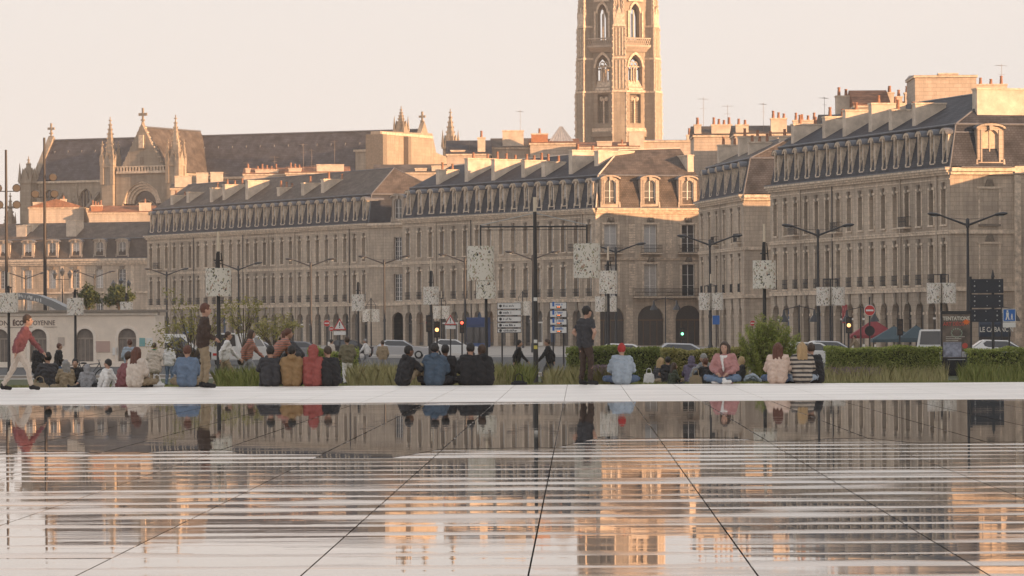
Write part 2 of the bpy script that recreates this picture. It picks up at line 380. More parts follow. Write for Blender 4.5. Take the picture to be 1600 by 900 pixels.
# ------------------------------------------------------------------ quay buildings
def arc_pts(u0, u1, v1, rise, n=8):
    c = (u0+u1)/2; w = (u1-u0)/2
    return [(c - w*cos(pi*i/n), v1-rise + rise*sin(pi*i/n)) for i in range(n+1)]
def wall_panel(mb, L, H, holes, depth, M, z0=0.0, matw=0, matr=0):
    us = sorted({0.0, L} | {round(h[i], 4) for h in holes for i in (0, 1)})
    vs_ = sorted({z0, H} | {round(h[i], 4) for h in holes for i in (2, 3)})
    def inside(u, v): return any(h[0] < u < h[1] and h[2] < v < h[3] for h in holes)
    for j in range(len(vs_)-1):
        run = None
        for i in range(len(us)-1):
            solid = not inside((us[i]+us[i+1])/2, (vs_[j]+vs_[j+1])/2)
            if solid and run is None: run = us[i]
            if run is not None and (not solid or i == len(us)-2):
                e = us[i] if not solid else us[i+1]
                mb.add([(run,0,vs_[j]),(e,0,vs_[j]),(e,0,vs_[j+1]),(run,0,vs_[j+1])], [(0,1,2,3)], matw, False, M); run = None
    for h in holes:
        u0, u1, v0, v1 = h[:4]; rise = h[4] if len(h) > 4 else 0
        if rise <= 0:
            ring = [(u0,v0),(u1,v0),(u1,v1),(u0,v1)]
        else:
            ap = arc_pts(u0, u1, v1, rise)
            ring = [(u0,v0),(u1,v0)] + ap[::-1]
            n = len(ap)
            for i in range(n-1):
                top = [(ap[i][0], v1), (ap[i+1][0], v1)]
                mb.add([(ap[i][0],0,ap[i][1]),(ap[i+1][0],0,ap[i+1][1]),(top[1][0],0,v1),(top[0][0],0,v1)], [(0,1,2,3)], matw, False, M)
        n = len(ring)
        v = [(p[0],0,p[1]) for p in ring]+[(p[0],depth,p[1]) for p in ring]
        mb.add(v, [((i+1) % n, i, i+n, (i+1) % n+n) for i in range(n)], matr, False, M)
_wc = {}
def window_meshes(w, h, rise, glass, bars=(2, 4)):
    key = (round(w,2), round(h,2), round(rise,2), glass.name, bars)
    if key in _wc: return _wc[key]
    f = MB(); t = .075
    def bx(a, b_, c, d, y=0.0): f.box(a, b_, y, y+.07, c, d)
    bx(-w/2, -w/2+t, 0, h-rise); bx(w/2-t, w/2, 0, h-rise); bx(-w/2+t, w/2-t, 0, t)
    bx(-.05, .05, t, h-rise*.05-t, -.012)
    if rise <= 0: bx(-w/2+t, w/2-t, h-t, h)
    else:
        ap = arc_pts(-w/2, w/2, h, rise); ip = arc_pts(-w/2+t, w/2-t, h-t, rise-t*.5)
        for i in range(len(ap)-1):
            q = [ap[i], ip[i], ip[i+1], ap[i+1]]
            f.prism_y(q, 0, .07)
    for k in range(1, bars[1]):
        z = (h-rise)*k/bars[1] + (0 if rise <= 0 else .0)
        f.box(-w/2+t, w/2-t, .014, .05, z-.018, z+.018)
    if bars[0] > 2:
        for sx in (-1, 1): f.box(sx*w/4-.014, sx*w/4+.014, .016, .05, t, h-rise-.01)
    p = MB()
    pts = [(-w/2,0),(w/2,0)] + (arc_pts(-w/2, w/2, h, rise)[::-1] if rise > 0 else [(w/2,h),(-w/2,h)])
    p.prism_y([(a*.985, b_*.99+.005) for a, b_ in pts], .055, .075)
    _wc[key] = (f.mesh('window', WOODW), p.mesh('pane', glass)); return _wc[key]
def add_window(parent, M, u, v, w, h, rise, depth, glass, bars=(2,4), name='window'):
    fm, pm = window_meshes(w, h, rise, glass, bars)
    p = M @ Vector((u, depth-.08, v)); rz = math.atan2(M[1][0], M[0][0])
    o = put(name, fm, parent, p, rz); put('pane', pm, o); return o
def moulding(mb, L, z0, z1, proj, M, mat_=1, ret=0.0):
    mb.box(-ret, L+ret, -proj, .05, z0, z1, mat_, M)
def rail_mesh(w, h=.95, d=.35):
    mb = MB()
    for z in (.06, h): mb.box(-w/2, w/2, -d-.02, -d+.02, z-.025, z+.025)
    for s in (-1, 1):
        mb.box(s*w/2-.02, s*w/2+.02, -d+.02, 0, h-.025, h+.025); mb.box(s*w/2-.02, s*w/2+.02, -d+.02, 0, .04, .09)
    n = int(w/.13)
    for i in range(n+1):
        x = -w/2+w*i/n; mb.box(x-.011, x+.011, -d-.011, -d+.011, .085, h-.025)
    for i in range(n):
        x = -w/2+w*(i+.5)/n; mb.lathe([(.045,-.01),(.045,.01)], 6, 0, Matrix.Translation((x,-d,h*.55)) @ Matrix.Rotation(pi/2, 4, 'X'))
    return mb
_rails = {}
def add_rail(parent, M, u, v, w, slab=False, d=.35):
    k = (round(w,2), slab, d)
    if k not in _rails:
        r = rail_mesh(w, d=d)
        if slab: r.box(-w/2-.1, w/2+.1, -d-.1, 0, -.16, -.0, 1)
        _rails[k] = r.mesh('balcony', [IRON, TRIM])
    return put('balcony', _rails[k], parent, M @ Vector((u, 0, v)), math.atan2(M[1][0], M[0][0]))
_dm = {}
def dormer_meshes(w, h, glass, trim):
    k = (w, h, glass.name, trim.name)
    if k in _dm: return _dm[k]
    mb = MB(); ow = w*.60; dep = 1.7; r = ow*.42
    I = Matrix.Translation((-w/2, 0, 0))
    wall_panel(mb, w, h-.42, [(w/2-ow/2, w/2+ow/2, .45, h-.5, r)], .28, I, 0, 0, 0)
    mb.box(-w/2, -w/2+.12, .0, dep, 0, h-.42); mb.box(w/2-.12, w/2, .0, dep, 0, h-.42)
    mb.box(-w/2+.13, w/2-.13, -.10, .03, .34, .45)                                            # sill
    for s in (-1, 1):                                                                        # scroll consoles and jambs
        mb.box(s*(ow/2+.10)-.08, s*(ow/2+.10)+.08, -.07, .0, .45, h-.55)
        mb.frus(s*w/2-.11, s*w/2+.11, -.12, .3, 0, s*w/2-.07, s*w/2+.07, -.05, .3, .7)
    n = 8; oR = w/2+.15; ris = .5
    ap = [(-oR*cos(pi*i/n), h-.45+ris*sin(pi*i/n)) for i in range(n+1)]
    ip = [(-(oR-.22)*cos(pi*i/n), h-.45+(ris-.2)*sin(pi*i/n)) for i in range(n+1)]
    for i in range(n):                                                                       # segmental hood
        mb.prism_y([ap[i], ip[i], ip[i+1], ap[i+1]], -.26, .05, 0)
    mb.prism_y([(-oR+.2, h-.45), (oR-.2, h-.45)] + ip[::-1][1:-1], .0, .04, 0)
    mb.prism_y([(-.13, h-.62), (.13, h-.62), (.19, h-.12), (-.19, h-.12)], -.24, .0, 0)       # keystone
    v = [(p[0]*1.02, y, p[1]+.04) for y in (-.30, dep+.9) for p in ap]                         # lead barrel roof
    mb.add(v, [(i+1, i, i+n+1, i+n+2) for i in range(n)], 1, True)
    mb.box(-oR, -oR+.1, -.28, dep, h-.52, h-.42, 1); mb.box(oR-.1, oR, -.28, dep, h-.52, h-.42, 1)
    wm, pm = window_meshes(ow, h-.95, r, glass, (2,3))
    win = MB()
    for src, mi in ((wm, 0), (pm, 1)):
        win.add([tuple(vv.co) for vv in src.vertices], [tuple(p.vertices) for p in src.polygons], mi)
    _dm[k] = (mb.mesh('dormer', [trim, LEAD]), win.mesh('window', [WOODW, glass])); return _dm[k]
def add_dormer(parent, M, u, v, w, h, glass, setb=.35, trim=None):
    dm, wm = dormer_meshes(w, h, glass, trim or TRIM)
    o = put('dormer', dm, parent, M @ Vector((u, setb, v)), math.atan2(M[1][0], M[0][0]))
    put('window', wm, o, (0, .2, .45)); return o
POTM = []
for k in range(3):
    mb = MB(); h = (.75, .95, .6)[k]; mb.lathe([(.19,0),(.17,h*.5),(.14,h*.8),(.18,h*.86),(.16,h)], 8); POTM.append(mb.mesh('chimney_pot', POT))
def add_chimney(parent, M, x0, x1, y0, y1, z0, z1, pots=0, m=None, cap=True):
    mb = MB(); mb.box(x0, x1, y0, y1, z0, z1, 0, M)
    if cap: mb.box(x0-.07, x1+.07, y0-.07, y1+.07, z1+.002, z1+.17, 1, M)
    o = mb.build('chimney', [m or RENDERW, TRIM], parent)
    for k in range(pots):
        t = (k+.5)/pots
        p = M @ Vector(((x0+x1)/2, y0+(y1-y0)*t, z1+.17)) if y1-y0 >= x1-x0 else M @ Vector((x0+(x1-x0)*t, (y0+y1)/2, z1+.17))
        put('chimney_pot', POTM[(k*5+int(x0*3)) % 3], o, p)
    return o
def add_antenna(parent, loc, h=2.2, rz=.4):
    mb = MB(); mb.tube((0,0,0), (0,0,h), .022, n=5); c, s = cos(rz), sin(rz)
    mb.tube((-.8*c,-.8*s,h*.95), (.8*c,.8*s,h*.95), .018, n=4)
    for i in range(7):
        t = -.75+i*.25; l = .35-.03*i
        mb.tube((t*c-l*s, t*s+l*c, h*.95), (t*c+l*s, t*s-l*c, h*.95), .013, n=4)
    mb.tube((-.5*c,-.5*s,h*.7), (.5*c,.5*s,h*.7), .016, n=4)
    return mb.build('antenna', mat('antenna_metal', (.25,.2,.17), .5, metal=.5), parent, loc)

SPEC = dict(arch_top=4.6, str1=5.5, f1=6.15, f1t=9.9, str2=10.85, f2=11.75, f2t=15.05, cor=16.35, top=17.0)
def quay_facade(b, mb, M, L, n, rnd, spec=SPEC, shops=True, w=1.22, blind=False, long_balcony=None, arch_w=2.0, wide=False, barh=4):
    S = spec; holes = []; bw = L/n
    for i in range(n):
        c = bw*(i+.5)
        if blind: continue
        holes += [(c-arch_w/2, c+arch_w/2, 0.05, S['arch_top'], arch_w/2*.98), (c-w/2, c+w/2, S['f1'], S['f1t'], .22), (c-w/2, c+w/2, S['f2'], S['f2t'], .18)]
    wall_panel(mb, L, S['top'], holes, .58, M)
    moulding(mb, L, S['str1']+.002, S['str1']+.30, .16, M); moulding(mb, L, S['str1']+.302, S['str1']+.42, .24, M)
    moulding(mb, L, S['str2'], S['str2']+.24, .12, M); moulding(mb, L, S['str2']+.242, S['str2']+.34, .20, M)
    moulding(mb, L, S['cor']-.45, S['cor']-.33, .07, M)
    moulding(mb, L, S['cor'], S['cor']+.22, .22, M, ret=.1); moulding(mb, L, S['cor']+.222, S['cor']+.44, .42, M, ret=.2); moulding(mb, L, S['cor']+.442, S['top'], .60, M, ret=.3)
    mb.box(-.3, L+.3, -.64, .0, S['top']+.002, S['top']+.10, 3, M)
    for i in range(n):
        c = bw*(i+.5)
        if blind: continue
        for v0, v1 in ((S['f1'], S['f1t']), (S['f2'], S['f2t'])):
            for s in (-1, 1):
                mb.box(c+s*(w/2+.11)-.11, c+s*(w/2+.11)+.11, -.06, .0, v0, v1-.05, 1, M)
            mb.box(c-w/2-.24, c+w/2+.24, -.075, .0, v1+.02, v1+.24, 1, M)
            mb.box(c-w/2-.2, c+w/2+.2, -.14, .0, v0-.16, v0-.005, 1, M)
            mb.add([(c-.16,-.08,v1-.12),(c+.16,-.08,v1-.12),(c+.27,-.24,v1+.62),(c-.27,-.24,v1+.62),(c-.16,0,v1-.12),(c+.16,0,v1-.12),(c+.27,0,v1+.62),(c-.27,0,v1+.62)],
                   [(0,1,2,3),(3,2,6,7),(1,5,6,2),(4,0,3,7),(0,4,5,1)], 2, False, M)
        mb.add([(c-.18,-.05,S['arch_top']-.25),(c+.18,-.05,S['arch_top']-.25),(c+.3,-.18,S['str1']-.02),(c-.3,-.18,S['str1']-.02),(c-.18,0,S['arch_top']-.25),(c+.18,0,S['arch_top']-.25),(c+.3,0,S['str1']-.02),(c-.3,0,S['str1']-.02)],
               [(0,1,2,3),(3,2,6,7),(1,5,6,2),(4,0,3,7),(0,4,5,1)], 2, False, M)
        for s in (-1, 1): mb.box(c+s*(arch_w/2+.14)-.13, c+s*(arch_w/2+.14)+.13, -.09, 0, 3.35, 3.6, 1, M)
        for v0, v1, k in ((S['f1'], S['f1t'], 1), (S['f2'], S['f2t'], 2)):
            g = rnd.choices([GLASS, CURT, CURT2, SHUT], [.34, .26, .26, .14])[0]
            add_window(b, M, c, v0, w-.02, v1-v0-.01, .2 if k == 1 else .17, .56, g, (2, barh) if not wide else (2, 3))
        if long_balcony is None:
            add_rail(b, M, c, S['f1'], w+.15, d=.16)
            if rnd.random() < .12: add_rail(b, M, c, S['f2']-.01, w+.9, True, d=.55)
        # shop in the arcade
        sh = MB(); g = rnd.choice([DARKSHOP, GLASS, CURT2, DARKSHOP, mat('shop_blue', (.05,.10,.2), .4), mat('shop_wood', (.16,.10,.06), .5)])
        sh.prism_y([(-arch_w/2+.02,.06),(arch_w/2-.02,.06)]+[(a*.98,z) for a, z in arc_pts(-arch_w/2, arch_w/2, S['arch_top'], arch_w/2*.98)][::-1], 0, .05, 0)
        sh.box(-arch_w/2+.03, arch_w/2-.03, -.08, -.002, 2.9, 3.08, 1); sh.box(-.05, .05, -.07, -.002, .06, 2.9, 1); sh.box(-arch_w/2+.03, arch_w/2-.03, -.06, -.002, .06, .5, 1)
        sh.build('shopfront', [g, rnd.choice([DARKSHOP, WOODW, DARKSHOP])], b, M @ Vector((c, .53, 0)), math.atan2(M[1][0], M[0][0]))
    # party lines: pilaster strips and downpipes
    k = 3
    for i in range(k, n, k):
        u = bw*i
        if rnd.random() < .75:
            p = MB(); p.tube(M @ Vector((u, -.1, .2)), M @ Vector((u, -.1, S['cor'])), .065, n=6)
            p.build('downpipe', rnd.choice([PIPE, POLE, PIPE]), b)
def mansard(b, L, W, z, rnd, n, end, run=.95, h1=4.0, h2=3.2, slate=None, depth2=6.5, end_hip=6.0):
    """main slopes along x; hip at the near end x=L; z = cornice top"""
    s = slate or SLATE
    A = [(0,.0,z),(L+.0,.0,z),(L+.0,W,z),(0,W,z)]
    e = run; B = [(0,e,z+h1),(L-e,e,z+h1),(L-e,W-e,z+h1),(0,W-e,z+h1)]
    Cc = [(0,W/2,z+h1+h2),(L-end_hip,W/2,z+h1+h2)]
    mb = MB(); mb.add(A+B, [(0,1,5,4),(1,2,6,5),(2,3,7,6),(3,0,4,7)], 0)
    mb.add(B+Cc, [(0,1,5,4),(1,2,5),(2,3,4,5),(3,0,4)], 1)
    def bar(p, q, r): mb.tube(p, q, r, n=6, mat=2)
    bar((0,e-.02,z+h1), (L-e,e-.02,z+h1), .13); bar((L-e,e,z+h1), (L-e,W-e,z+h1), .13)
    bar(B[1], Cc[1], .10); bar(B[2], Cc[1], .10); bar(Cc[0], Cc[1], .12); bar(A[1], B[1], .10)
    return mb.build('roof', [s, end or s, LEAD], b)
def block(label, px0, d0, px1, d1, n, W, n_end, end_blind, seed, chim, name='quay_building', end_w=1.22, dk=1.0, endspec=None, roof_end=None, hip=6.0, H2=3.2, end_open=True):
    rnd = random.Random(seed)
    Pf, Pn = at(px0, d0, GZ), at(px1, d1, GZ)
    dv = Pn-Pf; L = dv.to_2d().length; ang = math.atan2(dv.y, dv.x)
    b = thing(name, label, 'building', (Pf.x, Pf.y, GZ), ang, 'quayside stone buildings')
    mb = MB(); M0 = Matrix.Identity(4)
    quay_facade(b, mb, M0, L, n, rnd)
    M1 = Matrix.Translation((L, 0, 0)) @ Matrix.Rotation(pi/2, 4, 'Z')
    return b, mb, M0, M1, L, rnd
def wall_back(mb, L, W, H):
    mb.add([(0,0,0),(0,W,0),(L,W,0),(0,0,H),(0,W,H),(L,W,H)], [(1,0,3,4),(2,1,4,5)], 0)
WM = [STONE, TRIM, SOOT, LEAD]
FACADES = {}
# --- right block A: long facade, blank end wall
def make_A():
    b, mb, M0, M1, L, rnd = block('long quayside block with sixteen arched dormers and blank end wall at right', 1205, 437, 1486, 387, 16, 14, 0, True, 11, None)
    W = 14.0; S = SPEC
    wall_panel(mb, 6.3, S['top'], [], .1, M1)                                        # blank end wall with blind panels
    for z0, z1, pr in ((S['str1']+.002, S['str1']+.42, .2), (S['str2'], S['str2']+.34, .16), (S['cor'], S['cor']+.3, .25), (S['cor']+.302, S['top'], .5)):
        moulding(mb, 6.3, z0, z1, pr, M1)
    mb.box(.9, 6.0, -.66, .0, S['top']+.002, S['top']+.1, 3, M1)
    for z0, z1 in ((S['f1'], S['f1t']), (S['f2'], S['f2t'])):
        c = 3.9
        mb.box(c-1.1, c-.95, -.05, 0, z0, z1, 1, M1); mb.box(c+.95, c+1.1, -.05, 0, z0, z1, 1, M1); mb.box(c-1.1, c+1.1, -.12, 0, z0-.2, z0-.002, 2, M1)
        mb.box(c-1.25, c+1.25, -.1, 0, z1+.002, z1+.2, 1, M1); mb.frus(c-.5, c+.5, -.12, 0, z1+.2, c-.25, c+.25, -.2, 0, z1+.85, 2, M1)
    # next house pressed against it
    mb.box(L-6, L+.16, 6.302, W, 0, S['top']+.05, 0); mb.box(L-5.9, L+.42, 6.304, W, S['cor']+.1, S['top']+.15, 1); mb.box(L-5, L+.30, 6.31, 6.95, 0, S['cor'], 1)
    wall_back(mb, L, W, S['top'])
    mb.build('wall', WM, b)
    rf = mansard(b, L, W, S['top']+.1, rnd, 16, SLATE, h2=3.4, end_hip=5.5)
    for i in range(16):
        add_dormer(b, M0, L/16*(i+.5), S['top']+.10, 1.42, 3.6, rnd.choice([GLASS, CURT2, CURT, GLASS]), .18)
    dd = add_dormer(b, M1, 4.1, S['top']+.10, 2.7, 4.0, mat('blind_stone', (.52,.42,.32), .9, var=.2), .15, STONE2); bl = dd.children[0]; bl.data = bl.data.copy(); bl.data.materials[0] = MATS['blind_stone']; bl.name = 'blind_panel'
    I = M0
    xs = [2.4, 11.5, 18.3, 25.2, 31.6, 37.4]
    for k, x in enumerate(xs):
        add_chimney(b, I, x, x+.9, 1.5+.25*(k % 2), 4.9+(k*37 % 5)*.45, S['top']+2.6, S['top']+6.3+(k*53 % 4)*.32, [2,3,2,2,3,0][k])
    add_chimney(b, I, L-3.4, L-2.2, 3.6, 9.6, S['top']+3, S['top']+7.4, 0)
    return b
make_A()
# off-frame neighbours continue the row towards the square; sized and placed to shade the basin
def plain_block(label, P0, P1, W, H, hr, hm=3.4):
    dv = P1-P0; L = dv.to_2d().length; ang = math.atan2(dv.y, dv.x)
    b = thing('quay_building', label, 'building', (P0.x, P0.y, GZ), ang, 'quayside stone buildings')
    mb = MB(); holes = []; n = int(L/3.3); bw = L/n
    for i in range(n):
        c = bw*(i+.5); holes += [(c-1, c+1, .05, 4.6, .98), (c-.6, c+.6, 6.2, 9.9, .2), (c-.6, c+.6, 11.8, 15, .2)]
    Mz = Matrix.Identity(4); wall_panel(mb, L, H, holes, .4, Mz); mb.box(0, L, .402, W, 0, H-.002)
    for z, p in ((5.5,.2),(10.9,.18),(16.3,.5)): moulding(mb, L, z, z+.4, p, Mz)
    mb.build('wall', WM, b)
    r = MB(); r.frus(0, L, 0, W, H, .0, L, 1.2, W-1.2, H+hm); r.prism_x([(1.2, H+hm+.002), (W-1.2, H+hm+.002), (W/2, H+hm+hr)], .0, L); r.build('roof', [SLATE], b)
    return b
near = at(1486, 387, GZ); far_ = at(1205, 437, GZ); dr = (near-far_).normalized(); inw = Vector((-dr.y, dr.x, 0))
p0 = near+inw*9+dr*7; plain_block('stone quayside block just past the blank end wall', p0, p0+dr*78, 26, 16.9, .6, 1.0)
p0 = near+inw*14+dr*86; plain_block('long stone block along the square beside the basin', p0, p0+dr*177, 22, 29, 5)
p0 = near-inw*20+dr*212; plain_block('stone block at the far side of the square', p0, p0+dr*370, 22, 24, 5)

# --- block B: narrow block between A and the pavilion, blind end wall
def make_B():
    b, mb, M0, M1, L, rnd = block('narrow stone block with close windows between the pavilion and the long right block', 1093, 492, 1163, 463, 6, 13, 0, True, 12, None)
    S = SPEC; W = 13.0
    wall_panel(mb, W, S['top'], [], .1, M1)
    for z0, z1, pr in ((S['str1']+.002, S['str1']+.42, .2), (S['str2'], S['str2']+.34, .16), (S['cor'], S['cor']+.3, .25), (S['cor']+.302, S['top'], .5)):
        moulding(mb, W, z0, z1, pr, M1)
    wall_back(mb, L, W, S['top']); mb.build('wall', WM, b)
    mansard(b, L, W, S['top']+.1, rnd, 6, SLATEW, h2=2.6, end_hip=4)
    for i in range(6): add_dormer(b, M0, L/6*(i+.5), S['top']+.10, 1.42, 3.6, rnd.choice([GLASS, CURT2]), .18)
    for x, y0, y1, zz in ((1.5, 2, 6, 6.6), (9.5, 3, 7.5, 7.2), (18, 2.6, 5.2, 6.2), (L-5, 5, 8.5, 6.6)):
        add_chimney(b, M0, x, x+.9, y0, y1, S['top']+2.6, S['top']+zz, 3)
    return b
make_B()
# --- block C: facade receding, pavilion of three tall bays facing the camera
def make_C():
    Pn = at(932, 512, GZ); Pr = at(1097, 516.5, GZ)
    b, mb, M0, M1, L, rnd = block('middle stone block with sunlit corner pavilion of three tall windows', 630, 556, 932, 512, 16, 13, 3, False, 13, None)
    S = SPEC; W = 14.2
    # pavilion front lies across the line of sight: M1 turned a little so the sun catches it
    dv = Pr-Pn; angw = math.atan2(dv.y, dv.x) - b.rotation_euler.z; We = dv.length
    M1 = Matrix.Translation((L, 0, 0)) @ Matrix.Rotation(angw, 4, 'Z')
    n = 3; cs = [.14*We, .515*We, .875*We]; holes = []
    w = 1.72
    for c in cs:
        holes += [(c-1.75, c+1.75 if c < We-1.76 else We-.06, .05, 5.0, 1.72), (c-w/2, c+w/2, 6.15, 10.1, 0), (c-w/2, c+w/2, 11.55, 15.0, 0)]
    wall_panel(mb, We, S['top'], holes, .42, M1)
    for z0, z1, pr in ((S['str2']-.25, S['str2']-.05, .12), (S['str2']-.048, S['str2']+.08, .22), (S['cor'], S['cor']+.22, .2), (S['cor']+.222, S['cor']+.44, .4), (S['cor']+.442, S['top'], .6)):
        moulding(mb, We, z0, z1, pr, M1)
    mb.box(-.3, We, -.64, .0, S['top']+.002, S['top']+.10, 3, M1)
    for k in range(14):                                                             # rusticated strips
        for u in (.34*We, .69*We):
            for base in (6.3, 11.5): 
                z = base+k*.30
                if k % 1 == 0 and z < base+3.6: mb.box(u-.42, u+.42, -.06, 0, z, z+.24, 1, M1)
    for k in range(14):
        for u0 in [c+1.95 for c in cs[:2]]: mb.box(u0, u0+.9, -.08, 0, .1+k*.36, .1+k*.36+.31, 1, M1) if .1+k*.36 < 4.9 else None
    for c, g2, g1 in zip(cs, (SHUT, SHUT, GLASS), (SHUT, CURT, GLASS)):
        add_window(b, M1, c, 6.15, w-.02, 3.94, 0, .40, g1, (2,3)); add_window(b, M1, c, 11.55, w-.02, 3.44, 0, .40, g2, (2,3))
        add_rail(b, M1, c, 11.5, w+1.0, True, d=.55)
        for z in (10.12, 15.02):
            mb.box(c-w/2-.3, c+w/2+.3, -.12, 0, z+.0, z+.22, 1, M1); mb.frus(c-.5, c+.5, -.12, 0, z+.22, c-.32, c+.32, -.26, 0, z+.85, 2, M1); mb.ball(M1 @ Vector((c,-.16,z+.55)), .27, 8, 2)
        for s in (-1, 1):
            for v0, v1 in ((6.15,10.1),(11.55,15.0)): mb.box(c+s*(w/2+.15)-.14, c+s*(w/2+.15)+.14, -.06, 0, v0, v1, 1, M1)
        sh = MB(); aw = 1.72
        sh.prism_y([(-aw,.06),(aw,.06)]+arc_pts(-aw, aw, 4.97, 1.70)[::-1], 0, .05, 0)
        sh.box(-aw, aw, -.1, -.002, 3.1, 3.28, 1)
        for u in (-.9, 0, .9): sh.box(u-.05, u+.05, -.08, -.002, .06, 3.1, 1)
        sh.build('shopfront', [DARKSHOP, mat('shop_wood', (.16,.10,.06), .5)], b, M1 @ Vector((c, .38, 0)), angw)
    add_rail(b, M1, .66*We, 6.1, .62*We, True, d=.75)
    mb.box(-.02, .5, -.03, .3, 0, S['cor'], 1, M1)
    wp = M1 @ Vector((We, 0, 0)); H = S['top']
    back = M1 @ Vector((We, 16, 0)); bl = Vector((0, W+3, 0))
    mb.add([tuple(wp), tuple(back), tuple(bl), (0,0,0)] + [(p[0], p[1], H) for p in (wp, back, bl)] + [(0,0,H)], [(0,1,5,4),(1,2,6,5),(2,3,7,6)], 0)
    mb.build('wall', WM, b)
    # roof: mansard over the facade, slope over the pavilion
    z = H+.1; e = 1.15; h1 = 4.0; h2 = 3.4
    q = lambda u, d_, zz: tuple((M1 @ Vector((u, d_, zz))))
    cnr = (L-.1, .1, z); inn = (Vector(q(e*.6, e, z+h1)).lerp(Vector((L-e, e, z+h1)), .5)); inn = tuple(inn)
    v = [(0,0,z), cnr, inn, (0,e,z+h1), q(We,0,z), q(We,e,z+h1)]
    r = MB(); r.add(v, [(0,1,2,3)], 0); r.add(v, [(1,4,5,2)], 1)
    rp = q(.42*We, 7.4, z+h1+h2); rr_ = q(We, 7.2, z+h1+h2+.3); rl = (0, 7.5, z+h1+h2-.3)
    v2 = [v[3], inn, v[5], rr_, rp, rl]
    r.add(v2, [(0,1,4,5)], 0); r.add(v2, [(1,2,3,4)], 1)
    bk = q(We, 16, z); r.add([rl, rp, rr_, bk, (0,W+3,z)], [(0,1,2,3,4)], 1); r.add([v[4], bk, rr_, v[5]], [(0,1,2,3)], 1)
    for a, c in ((v[3], inn), (inn, v[5])): r.tube(a, c, .13, n=6, mat=2)
    for a, c in ((inn, rp), (rp, rr_), (rl, rp), (cnr, inn)): r.tube(a, c, .11, n=6, mat=3)
    r.build('roof', [SLATE, SLATEW, LEAD, RENDERW], b)
    for i in range(16): add_dormer(b, M0, L/16*(i+.5), z, 1.42, 3.6, rnd.choice([GLASS, CURT2, CURT]), .18)
    for c in cs: add_dormer(b, M1, c, z, 2.45, 3.95, CURT2, .10, STONE2)
    for k, x in enumerate([6.5, 14, 21.5, 29, 34.5, 41]):
        add_chimney(b, M0, x, x+.9, 1.6+.2*(k % 2), 4.6+(k*31 % 4)*.5, H+2.6, H+6.2+(k*47 % 4)*.4, [2,2,3,3,2,2][k])
    add_chimney(b, M0, L-6.0, L-5.0, 3.4, 8.6, H+3.4, H+7.2, 0)
    add_chimney(b, M1, We-1.0, We-.2, 2.0, 5.5, H+2.5, H+6.6, 0)
    add_antenna(b, (18, 6, H+6.4), 2.6, .3)
    return b
make_C()
# --- block D: long receding block at left
def make_D():
    b, mb, M0, M1, L, rnd = block('long receding stone block with slate mansard left of centre', 231, 648, 577, 579, 26, 14, 1, False, 14, None)
    S = SPEC
    Pn = at(577, 579, GZ); Pr = at(634, 575, GZ); dv = Pr-Pn; We = dv.length; angw = math.atan2(dv.y, dv.x)-b.rotation_euler.z
    M1 = Matrix.Translation((L, 0, 0)) @ Matrix.Rotation(angw, 4, 'Z')
    c = We*.80; w = 1.5
    holes = [(c-1.1, c+.9, .05, 4.6, 1.0), (c-w/2, c+w/2, 6.15, 9.9, 0), (c-w/2, c+w/2, 11.75, 15.0, 0)]
    wall_panel(mb, We, S['top'], holes, .42, M1)
    for z0, z1, pr in ((S['str1']+.002, S['str1']+.42, .2), (S['str2'], S['str2']+.34, .16), (S['cor'], S['cor']+.3, .25), (S['cor']+.302, S['top'], .5)):
        moulding(mb, We, z0, z1, pr, M1)
    add_window(b, M1, c, 6.15, w-.02, 3.74, 0, .4, GLASS, (4,6)); add_window(b, M1, c, 11.75, w-.02, 3.24, 0, .4, GLASS, (4,5))
    wall_back(mb, L, 14, S['top']); e = M1 @ Vector((We,0,0)); 
    mb.add([tuple(e), (L, 14, 0), (e[0], e[1], S['top']), (L, 14, S['top'])], [(0,1,3,2)], 0)
    mb.build('wall', WM, b)
    mansard(b, L, 14, S['top']+.1, rnd, 26, SLATEW, h2=3.9, end_hip=6)
    for i in range(26): add_dormer(b, M0, L/26*(i+.5), S['top']+.10, 1.42, 3.6, rnd.choice([GLASS, CURT2, CURT, GLASS]), .18)
    add_dormer(b, M1, We*.80, S['top']+.1, 2.3, 3.8, GLASS, .1, STONE2)
    for k, x in enumerate([5, 10.5, 20, 24, 33, 43.5, 52.5, 58.5]):
        add_chimney(b, M0, x, x+.95, 1.8+.3*(k % 2), 4.8+(k*29 % 5)*.5, S['top']+2.6, S['top']+6.0+(k*41 % 5)*.35, [2,0,2,3,0,3,2,2][k])
    for x in (15, 38, 47): add_antenna(b, (x, 6.6, S['top']+6.6), 2.8, .2)
    return b
make_D()
